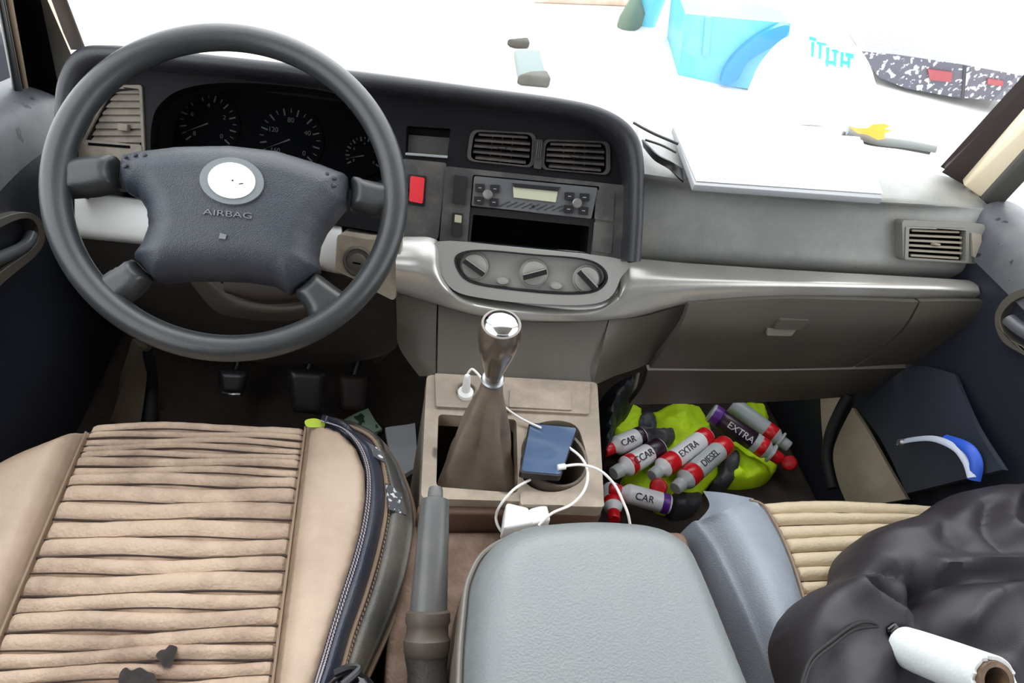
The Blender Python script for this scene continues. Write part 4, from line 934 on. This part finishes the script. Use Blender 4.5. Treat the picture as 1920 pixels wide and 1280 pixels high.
# white roll poking from the jacket
rl = thing('white_roll', 'white paper-wrapped roll sticking out from under the black jacket', 'roll', P(1770, 1230, z=.55))
ra, rb_ = P(1722, 1222, z=.478), P(1834, 1264, z=.548)
dd_ = rb_-ra; L = dd_.length+.02
bm = bmesh.new(); prof = [(-.02, .001), (-.02, .0225), (0, .0232), (L*.5, .0236), (L, .0232), (L+.001, .0222), (L-.0, .0185), (L-.03, .018), (L-.03, .0005)]
ax = dd_.normalized(); Nn = ax.orthogonal().normalized(); Bn = ax.cross(Nn)
rings = []
for i, (t, r) in enumerate(prof):
    rings.append([bm.verts.new(ra+ax*(t+(.004*noise.noise(Vector((k*.9, 3, 1))) if 3 < i < 7 else 0))+(Nn*math.cos(2*PI*k/40)+Bn*math.sin(2*PI*k/40))*r) for k in range(40)])
for i in range(len(rings)-1):
    for k in range(40): bm.faces.new((rings[i][k], rings[i][(k+1) % 40], rings[i+1][(k+1) % 40], rings[i+1][k]))
put('wrapping', bm, mat('white_wrap', (236, 240, 240), .5, bump=.6, bump_scale=90), rl)
lathe('core', ra+ax*(L-.06), rb_+ax, [(0, .0182), (.052, .0182), (.064, .018), (.0642, .013), (.03, .012)], mat('dark_cardboard_core', (66, 52, 44), .6, dirt=(150, 120, 90), dirt_scale=30, dirt_amt=.5), rl, 30)

# ------------------------------------------------------------------ things on the dash
def slab(name, px4, z0, th, m, parent=None, bev=.001, drop=0):
    top = [P(a, b, z=z0+th) for a, b in px4]; bot = [p-Vector((0, 0, th)) for p in top]
    return hexa(name, bot+top, m, parent, bev, 2)
bd = thing('document_stack', 'white document board and papers lying on the passenger side dash top', 'documents', P(1480, 300, z=TZ))
slab('board', [(1302, 346), (1655, 372), (1618, 262), (1262, 236)], TZ+.012, .010, EDGE, bd)['label'] = 'grey-edged board under the papers'
slab('paper_sheet', [(1306, 338), (1656, 362), (1612, 256), (1260, 230)], TZ+.0225, .002, PAPER, bd)
slab('paper_sheet', [(1330, 332), (1600, 352), (1560, 240), (1300, 218)], TZ+.025, .001, PAPER, bd)
cl_ = thing('black_strap', 'folded black strap lying beside the instrument hood on the dash top', 'strap', P(1240, 290, z=TZ+.02))
sheet('strap_band', [[P(1203, 262, z=TZ+.02), P(1232, 290, z=TZ+.022), P(1262, 305, z=TZ+.02), P(1280, 316, z=TZ+.012)], [P(1206, 276, z=TZ+.012), P(1226, 300, z=TZ+.012), P(1252, 316, z=TZ+.01), P(1282, 340, z=TZ+.004)]], BLACK, cl_, .003, 20, 6)
tube('strap_cord', [P(1188, 230, z=TZ+.03), P(1225, 250, z=TZ+.03), P(1272, 270, z=TZ+.03)], .0022, BLACK, cl_, 8, 14)
tube('strap_cord', [P(1210, 262, z=TZ+.026), P(1240, 272, z=TZ+.028), P(1268, 286, z=TZ+.026)], .0018, BLACK, cl_, 8, 14)

# wiper and leaf outside the glass
wp = thing('windscreen_wiper', 'grey wiper arm resting at the passenger end of the windscreen', 'wiper', P(1670, 262, y=1.22))
wq = [P(1590, 244, y=1.24), P(1640, 262, y=1.22), P(1700, 270, y=1.2), P(1755, 280, y=1.18)]
tube('wiper_arm', wq, lambda t: .011-.003*t, mat('wiper_grey', (120, 124, 122), .5), wp, 10, 20, .6)
tube('wiper_blade', [p+Vector((0, .01, -.012)) for p in wq], .005, mat('wiper_dark', (70, 66, 62), .6), wp, 8, 20)
lf = [P(a, b, y=1.20) for a, b in [(1592, 238), (1610, 240), (1628, 240), (1640, 233), (1662, 231), (1672, 236), (1660, 242), (1674, 244), (1658, 250), (1654, 260), (1640, 262), (1622, 252), (1605, 250)]]
LFR = Frame(lf[0], lf[7]-lf[0], (0, -1, .5))
tag(plate('autumn_leaf', [((p-LFR.o).dot(LFR.u), (p-LFR.o).dot(LFR.v)) for p in lf], [], LFR, -.001, .001, mat('orange_leaf', (255, 170, 30), .6), None), 'orange autumn leaf caught on the windscreen wiper', 'leaf')

# ------------------------------------------------------------------ phone, cables, charger
ph = thing('smartphone', 'black smartphone leaning in the cup holder with glare on its screen', 'smartphone', P(1025, 860, z=.39))
p0, p1, p2, p3 = P(974, 886, z=.425), P(1052, 893, z=.425), P(1084, 800, z=.405), P(992, 792, z=.405)
nn = (p1-p0).cross(p3-p0).normalized(); nn = nn if nn.z > 0 else -nn
PF = Frame((p0+p2)/2, p1-p0, nn)
pp = rounded([((q-PF.o).dot(PF.u), (q-PF.o).dot(PF.v)) for q in (p0, p1, p2, p3)], .006)
plate('phone_body', pp, [], PF, -.009, 0, BLACK, ph, bev=.002)
plate('screen', [(a*.94, b*.94) for a, b in pp], [], PF, 0, .0006, mat('glare_blue_screen', (78, 98, 128), .08, coat=1, spec=.8), ph)  # bluish glare is put into the screen colour
CAB = mat('white_cable', (236, 232, 228), .4)
t = thing('charging_cable', 'white cable from the lighter socket plug behind the gear boot to the phone', 'cable', P(873, 740, z=.41))
a0 = P(873, 740, z=.405); a1 = P(877, 700, z=.455)
lathe('lighter_plug', a0-Vector((0, 0, .004)), a1, [(0, .0115), (.012, .0115), (.014, .009), (.016, .0065), ((a1-a0).length*.95, .0048), ((a1-a0).length, .003)], WHITE, t, 20)
tube('cord', [a1, P(885, 692, z=.462), P(897, 702, z=.46), P(912, 722, z=.45), P(935, 748, z=.44), P(948, 764, z=.425), P(978, 785, z=.41), P(1015, 802, z=.412)], .0018, CAB, t, 8, 50)
t = thing('looped_cable', 'white cable looping over the console edge beside the cup holder', 'cable', P(1100, 900, z=.41))
tube('cord', [P(1066, 838, z=.412), P(1090, 858, z=.42), P(1102, 885, z=.425), P(1096, 918, z=.42), P(1072, 945, z=.41), P(1035, 962, z=.41), P(1010, 985, z=.40)], .0019, CAB, t, 8, 50)
tube('cord', [P(1056, 874, z=.428), P(1090, 871, z=.432), P(1125, 882, z=.43), P(1152, 908, z=.42), P(1168, 940, z=.41), P(1178, 966, z=.40), P(1184, 1000, z=.38)], .0019, CAB, t, 8, 50)
tube('cord', [P(994, 899, z=.41), P(965, 916, z=.412), P(940, 944, z=.40), P(930, 968, z=.38), P(936, 990, z=.37), P(955, 1012, z=.36)], .0019, CAB, t, 8, 50)
tube('cable_plug', [P(1046, 876, z=.427), P(1060, 874, z=.428)], .0042, WHITE, t, 10)
t = thing('wall_charger', 'white mains charger block wedged behind the armrest box', 'charger', P(985, 960, z=.36))
slab('charger_body', [(944, 990), (1000, 980), (992, 950), (950, 940)], .375, .03, WHITE, t, .004)
slab('charger_body', [(985, 984), (1034, 974), (1026, 942), (992, 952)], .372, .030, WHITE, t, .004)

# lighter-side metal ring
# ------------------------------------------------------------------ floor items, driver side
PED = mat('pedal_rubber', (40, 40, 44), .35)
for nm, lab, px4, yy in (('clutch_pedal', 'small black clutch pedal with bright lower edge, left in the driver footwell', [(408, 692), (468, 694), (456, 740), (412, 738)], .985),
                         ('brake_pedal', 'dark brake pedal hanging in the middle of the driver footwell', [(538, 690), (612, 694), (606, 778), (548, 772)], .95),
                         ('accelerator_pedal', 'dull brown accelerator pedal next to the console side', [(634, 700), (690, 704), (684, 770), (640, 768)], .97)):
    t = thing(nm, lab, 'pedal', P(px4[0][0], px4[0][1], y=yy+.1))
    fr = Frame(P(px4[0][0]+30, px4[0][1]+25, y=yy), (1, 0, 0), (0, -.8, .6))
    q = rounded([fr.px(a, b) for a, b in px4], .01)
    pillow('pedal_pad', q, fr, lambda u, v, d: .010*sm01(d/.008), PED if nm != 'accelerator_pedal' else LOWD, t, .006, -.008)
    c = fr.w(*fr.px((px4[0][0]+px4[1][0])/2, px4[0][1]+12), -.008); tube('pedal_arm', [c, c+Vector((.02, .05, .08)), c+Vector((.04, .1, .26))], .008, BLACK, t, 10, 12)
    if nm == 'clutch_pedal':
        e0, e1 = [fr.w(*fr.px(a, b), .004) for a, b in ((416, 735), (452, 739))]; tube('pedal_edge', [e0, (e0+e1)/2-Vector((0, 0, .003)), e1], .004, CHROME, t, 8, 8)['label'] = 'bright worn lower edge of the pedal'
def crumple(name, pxs, z, m, lab, cat, amp=.008, group=None, parent=None, step=.012, th=.002):
    q = hz(pxs, z)
    o = pillow(name, q, HZ, lambda u, v, d: z+amp*(.5+noise.noise(Vector((u*22, v*22, z*9))))+.002, m, parent, step, z-.004)
    if lab: tag(o, lab, cat, group)
    return o
crumple('crumpled_banknote', [(632, 795), (690, 768), (716, 808), (690, 820), (640, 810)], .02, mat('green_paper', (180, 205, 182), .6, speck=((60, 90, 70), 60, .56)), 'crumpled green and white paper on the driver floor beside the seat', 'paper')
crumple('paper_sheet', [(722, 806), (778, 794), (782, 880), (750, 900), (730, 850)], .04, mat('grey_white_paper', (215, 217, 224), .7), 'grey-white sheet of paper on the floor against the console side', 'paper')

# ------------------------------------------------------------------ passenger footwell: bag, vest, bottles
t = thing('black_bag', 'black bag hanging in the dark beside the console, passenger side', 'bag', P(1160, 760, z=.05))
pillow('bag_body', [(v.x, v.y) for v in closed([Vector((*p, 0)) for p in hz([(1128, 742), (1150, 712), (1185, 700), (1200, 722), (1188, 755), (1165, 780), (1152, 830), (1132, 838), (1124, 790)], .10)], 4)], HZ, lambda u, v, d: .06+.08*math.sqrt(min(1, d/.04))+.01*noise.noise(Vector((u*30, v*30, 0))), mat('black_bag_cloth', (24, 26, 34), .5, bump=.5, bump_scale=200), t, .009, 0)
tube('bag_strap', [P(1196, 700, z=.17), P(1190, 725, z=.17), P(1182, 755, z=.15)], .005, mat('grey_strap', (110, 104, 90), .6), t, 8, 10, .4)

VZ = .045
vest = thing('hi_vis_vest', 'lime hi-vis vest with dark bands crumpled on the passenger floor under the bottles', 'vest', P(1300, 840, z=0))
vparts = [([(1164, 762), (1204, 762), (1200, 800), (1186, 822), (1158, 822), (1150, 800)], LIME, .05), ([(1230, 762), (1312, 758), (1330, 790), (1338, 830), (1360, 870), (1330, 905), (1300, 932), (1260, 930), (1215, 905), (1200, 880), (1215, 850), (1240, 830), (1232, 800)], LIME, .045),
          ([(1370, 762), (1428, 758), (1440, 790), (1436, 812), (1395, 800)], LIME, .05), ([(1350, 830), (1420, 830), (1458, 868), (1440, 892), (1380, 898), (1362, 880)], LIME, .04),
          ([(1172, 885), (1200, 878), (1230, 900), (1220, 925), (1190, 915)], LIME, .04), ([(1234, 935), (1260, 930), (1272, 945), (1262, 950), (1240, 945)], LIME, .035),
          ([(1186, 818), (1212, 800), (1232, 806), (1262, 800), (1266, 822), (1236, 842), (1210, 832)], REFL, .06), ([(1352, 850), (1382, 846), (1384, 880), (1372, 900), (1340, 902), (1350, 880)], REFL, .055),
          ([(1262, 925), (1300, 915), (1320, 925), (1312, 945), (1270, 950)], REFL, .05), ([(1196, 775), (1230, 768), (1236, 800), (1205, 805)], REFL, .045)]
for q, m, z in vparts:
    pts = [(v.x, v.y) for v in closed([Vector((*p, 0)) for p in hz(q, z)], 3)]
    o = pillow('vest_fabric' if m is LIME else 'reflective_band', pts, HZ, (lambda z: lambda u, v, d: z-.004+.012*min(1, d/.01)+.022*noise.noise(Vector((u*20, v*20, z*50)))+.008*noise.noise(Vector((u*60, v*60, 1))))(z), m, vest, .007, .001)

BOTZ = .085
def bottle(lab, a, b, za, zb, r, body, bands, cap, capc, neck=.16, txt=None, txtm=INK, flange=False, caplen=.022, tc=.5):
    """lying bottle from cap end a to base b (photo positions)"""
    A = P(*a, z=za); B = P(*b, z=zb); ax = (B-A).normalized(); L = (B-A).length
    o = thing('additive_bottle', lab, 'bottle', (A+B)/2, 'fuel additive bottles on the passenger floor')
    n0 = caplen
    lathe('bottle_body', A, B, [(n0-.004, r*.5), (n0+.004, r*.55), (n0+.014, r*.96), (n0+.018, r), (L*.97-.002, r), (L-.002, r*.96), (L, r*.86)], body, o, 32)
    lathe('bottle_cap', A, B, [(0, r*.55), (.002, r*.62), (n0-.001, r*.66), (n0+.001, r*.6)], capc, o, 24)['label'] = 'screw cap of the bottle'
    if flange: lathe('cap_flange', A, B, [(n0, r*1.0), (n0+.004, r*1.0), (n0+.005, r*.9)], BOTG, o, 28)
    for s, e, m in bands:
        lathe('label_band', A, B, [(n0+.018+(L-n0-.022)*s, r*1.012), (n0+.018+(L-n0-.022)*s+.0003, r*1.02), (n0+.018+(L-n0-.022)*e-.0003, r*1.02), (n0+.018+(L-n0-.022)*e, r*1.012)], m, o, 32)
    if txt:
        nr = (CAM-(A+B)/2); nr -= ax*nr.dot(ax); fr = Frame((A+B)/2, ax if ax.x > 0 else -ax, nr)
        uu = (tc-.5)*L*(1 if ax.x > 0 else -1)
        text('label_word', txt, fr, uu, 0, r*1.03, r*.95, txtm, o, .0004)
    return o
bottle('white bottle with red cap, purple-black end, leftmost and highest beside the console', (1132, 846), (1204, 816), .075, .075, .021, BOTW, [(.78, 1, DARKL)], 1, RED, txt='CAR', tc=.5)
bottle('white bottle with dark plum base and red band near its grey cap', (1150, 888), (1238, 838), .08, .08, .022, BOTW, [(.0, .16, RED), (.66, 1, DARKL)], 1, BOTG, txt='CCAR', tc=.52)
bottle('white bottle with red bands at both ends, lower of the crossing pair, pale cap', (1222, 892), (1326, 816), .09, .09, .021, BOTW, [(.0, .22, RED), (.84, 1, RED)], 1, BOTG, txt='EXTRA', tc=.55)
bottle('grey-white bottle with red shoulder band and grey cap nearest the leather flap', (1266, 916), (1362, 832), .09, .09, .0215, BOTG, [(.0, .2, RED), (.8, 1, RED)], 1, BOTG, txt='DIESEL', tc=.56)
bottle('dark plum and purple labelled bottle with red shoulder under the glovebox', (1464, 862), (1332, 772), .085, .11, .022, BOTG, [(.0, .12, RED), (.22, .86, DARKL), (.80, .99, PURP)], 1, RED, txt='EXTRA', txtm=BOTW, flange=True, tc=.58)
bottle('pale grey bottle with red cap lying behind the purple one', (1480, 838), (1372, 758), .075, .09, .021, BOTG, [(.0, .2, RED)], 1, BOTG, flange=True)
bottle('white bottle with purple end lying crosswise just behind the armrest', (1142, 916), (1256, 946), .085, .085, .020, BOTW, [(.82, 1, PURP)], 1, RED, txt='CAR', tc=.55)
bottle('white and red bottle end showing against the console rear corner', (1152, 975), (1146, 915), .085, .06, .0185, BOTW, [(.0, .3, RED)], 1, RED)
for (a, b, lab) in (((1237, 908), .115, 'loose round red cap lying in front of the crossing bottles'), ((1483, 864), .075, 'loose round red cap at the right end of the bottles')):
    q = P(*a, z=b-.012); q[2] = b-.02
    c = thing('red_cap', lab, 'bottle cap', q, None); dr_ = (CAM-q).normalized()
    lathe('cap_shell', q-dr_*.01, CAM, [(0, .0165), (.014, .0165), (.018, .0145), (.0195, .010), (.0196, .001)], RED, c, 28)
    lathe('cap_ring', q-dr_*.012, CAM, [(0, .0178), (.003, .0178), (.004, .0165)], mat('red_ring', (170, 18, 30), .4), c, 28)

# lanyard in the door pocket
t = thing('lanyard', 'blue and white lanyard strap lying in the passenger door pocket', 'lanyard', P(1780, 840, x=.95))
tube('strap', [P(1684, 830, x=.93), P(1710, 824, x=.93), P(1750, 822, x=.925), P(1790, 838, x=.92), P(1812, 865, x=.92), P(1822, 895, x=.92)], .006, mat('white_strap', (190, 196, 212), .5), t, 10, 30, .35)
tube('strap', [P(1770, 822, x=.93), P(1812, 838, x=.925), P(1830, 866, x=.925), P(1826, 900, x=.925)], .009, mat('blue_strap', (40, 84, 190), .5), t, 10, 30, .4)
lathe('clip', P(1684, 830, x=.93), P(1712, 826, x=.93), [(0, .003), (.003, .006), (.012, .006), (.016, .003)], GREYM, t, 14)

# ------------------------------------------------------------------ outside
GZ = -.75
bm = bmesh.new(); plate('', [(-30, 1.8), (40, 1.8), (40, 70), (-30, 70)], [], HZ, GZ-.1, GZ, None, bm=bm)
g = put('ground', bm, GROUND, smooth=False); struct(g)
bt = thing('blue_cart', 'light blue metal cart with darker blue curved fender on the bright yard', 'cart', P(1380, 165, z=GZ))
BL1 = mat('light_blue_paint', (86, 172, 214), .4, dirt=(120, 190, 220), dirt_scale=2, dirt_amt=.4); BL2 = mat('blue_paint', (28, 128, 184), .4)
BF = Frame(P(1380, 165, z=GZ), (1, .12, 0), (-.2, -1, 0))
plate('cart_body', [BF.px(a, b) for a, b in [(1270, 150), (1285, 26), (1482, 44), (1478, 80), (1440, 120), (1415, 168)]], [], BF, -1.0, 0, BL1, bt)
plate('fender', [(v.x, v.y) for v in closed([Vector((*BF.px(a, b), 0)) for a, b in [(1350, 150), (1362, 115), (1400, 75), (1445, 48), (1475, 42), (1470, 62), (1440, 84), (1400, 110), (1378, 145)]], 4)], [], BF, 0, .08, BL2, bt)
plate('side_rib', [BF.px(a, b) for a, b in [(1322, 30), (1334, 31), (1328, 105), (1316, 103)]], [], BF, 0, .03, mat('blue_grey_rib', (90, 160, 200), .5), bt)
plate('axle_box', [BF.px(a, b) for a, b in [(1280, 148), (1400, 158), (1400, 172), (1280, 162)]], [], BF, -.9, -.1, BL2, bt)
wv = thing('paper_reflection', 'big white sack with turquoise marks, a solid shape for papers mirrored in the windscreen, beside the blue cart', 'reflection', P(1560, 170, z=GZ))  # solid white shape added for the papers' reflection in the windscreen
WVF = Frame(P(1520, 240, z=GZ), (1, .1, 0), (-.2, -1, .3))
pillow('reflection_shape', [(v.x, v.y) for v in closed([Vector((*WVF.px(a, b), 0)) for a, b in [(1415, 225), (1420, 150), (1450, 100), (1490, 68), (1560, 60), (1612, 92), (1640, 150), (1640, 225)]], 4)], WVF, lambda u, v, d: .25*sm01(d/.3), mat('reflection_white', (245, 246, 246), .7), wv, .07, -.12)
TQ = mat('turquoise_tone', (20, 196, 204), .5)
for k, (x, y, h) in enumerate(((1522, 78, 30), (1536, 82, 30), (1550, 88, 38), (1564, 92, 34), (1577, 97, 30), (1590, 103, 26))):
    plate('turquoise_mark', [WVF.px(a, b, .27) for a, b in [(x, y), (x+5, y+1), (x+3, y+h), (x-1, y+h-3)]], [], WVF, .26, .275, TQ, wv)
for a, b, c, d in ((1518, 68, 1530, 78), (1532, 78, 1549, 86), (1560, 92, 1572, 100), (1586, 98, 1600, 110), (1548, 112, 1566, 122), (1578, 112, 1588, 122)):
    plate('turquoise_mark', [WVF.px(x, y, .27) for x, y in [(a, b), (c, b+3), (c, d), (a, d-3)]], [], WVF, .26, .278, TQ, wv)
dc = thing('dark_car', 'dark grey parked car bumper with reddish lamps at the right of the yard', 'car', P(1760, 190, z=GZ))
DCM = mat('wet_dark_grey_paint', (88, 86, 98), .3, speck=((190, 192, 200), 22, .56)); DF = Frame(P(1760, 190, z=GZ), (1, .05, 0), (-.3, -1, 0))
plate('car_body', [DF.px(a, b) for a, b in [(1614, 96), (1680, 102), (1800, 120), (1960, 150), (1960, 200), (1860, 188), (1790, 182), (1700, 166), (1650, 146), (1632, 125)]], [], DF, -1.4, 0, DCM, dc)
for q in ([(1738, 128), (1784, 134), (1782, 152), (1742, 148)], [(1850, 146), (1880, 150), (1878, 160), (1850, 156)]):
    plate('lamp', [DF.px(a, b) for a, b in q], [], DF, 0, .03, mat('dull_red_lamp', (150, 70, 76), .3), dc)
plate('panel_gap', [DF.px(a, b) for a, b in [(1806, 122), (1812, 123), (1808, 184), (1802, 183)]], [], DF, 0, .01, mat('gap_dark', (60, 58, 64), .6), dc)
# broken slab pieces and a bright pot in the yard
SL = mat('grey_rubble', (92, 92, 86), .8, dirt=(70, 66, 58), dirt_scale=4, dirt_amt=.5)
def chunk(px4, h, m, lab, cat, name, grp=None):
    b = [P(a, c, z=GZ) for a, c in px4]; t_ = [p+Vector((0, 0, h)) for p in b]
    o = hexa(name, b+t_, m, None, .02, 2); tag(o, lab, cat, grp); return o
chunk([(948, 86), (988, 82), (992, 92), (966, 92)], .06, mat('dark_rubble', (70, 66, 58), .8), 'upper dark broken slab lying on the white yard', 'rubble', 'broken_slab', 'broken slabs in the yard')
chunk([(970, 152), (1024, 158), (1010, 104), (962, 104)], .05, mat('pale_rubble', (120, 132, 130), .8), 'large pale broken slab on the yard ahead of the van', 'rubble', 'broken_slab', 'broken slabs in the yard')
chunk([(966, 160), (1030, 166), (1022, 150), (990, 152)], .08, SL, 'long grey rubble ridge at the foot of the pale slab', 'rubble', 'broken_slab', 'broken slabs in the yard')
pt = thing('garden_pot', 'small dark green plant clump beside a turquoise bucket on the far yard', 'plant', P(1180, 50, z=GZ))
lathe('bucket', P(1205, 42, z=GZ), P(1205, 42, z=GZ)+Vector((0, 0, 1)), [(0, .13), (.45, .17), (.5, .18), (.46, .15)], mat('turquoise_plastic', (120, 200, 215), .4), pt, 20)
pillow('plant_clump', [(v.x, v.y) for v in closed([Vector((*p, 0)) for p in hz([(1158, 52), (1165, 34), (1185, 28), (1204, 44), (1190, 58)], GZ)], 3)], HZ, lambda u, v, d: GZ+.1+.25*math.sqrt(min(1, d/.2))+.12*noise.noise(Vector((u*9, v*9, 0))), mat('dull_green_leaves', (96, 112, 96), .8), pt, .06, GZ)
tag(hexa('brick_ledge', [P(1000, 6, z=GZ), P(1210, 14, z=GZ), P(1210, 0, z=GZ), P(1000, -8, z=GZ)]+[p+Vector((0, 0, .12)) for p in (P(1000, 6, z=GZ), P(1210, 14, z=GZ), P(1210, 0, z=GZ), P(1000, -8, z=GZ))], mat('faded_brick', (214, 176, 156), .8, dirt=(240, 220, 208), dirt_scale=2, dirt_amt=.6), None, .02), 'faded reddish brick ledge along the far side of the yard', 'ledge')
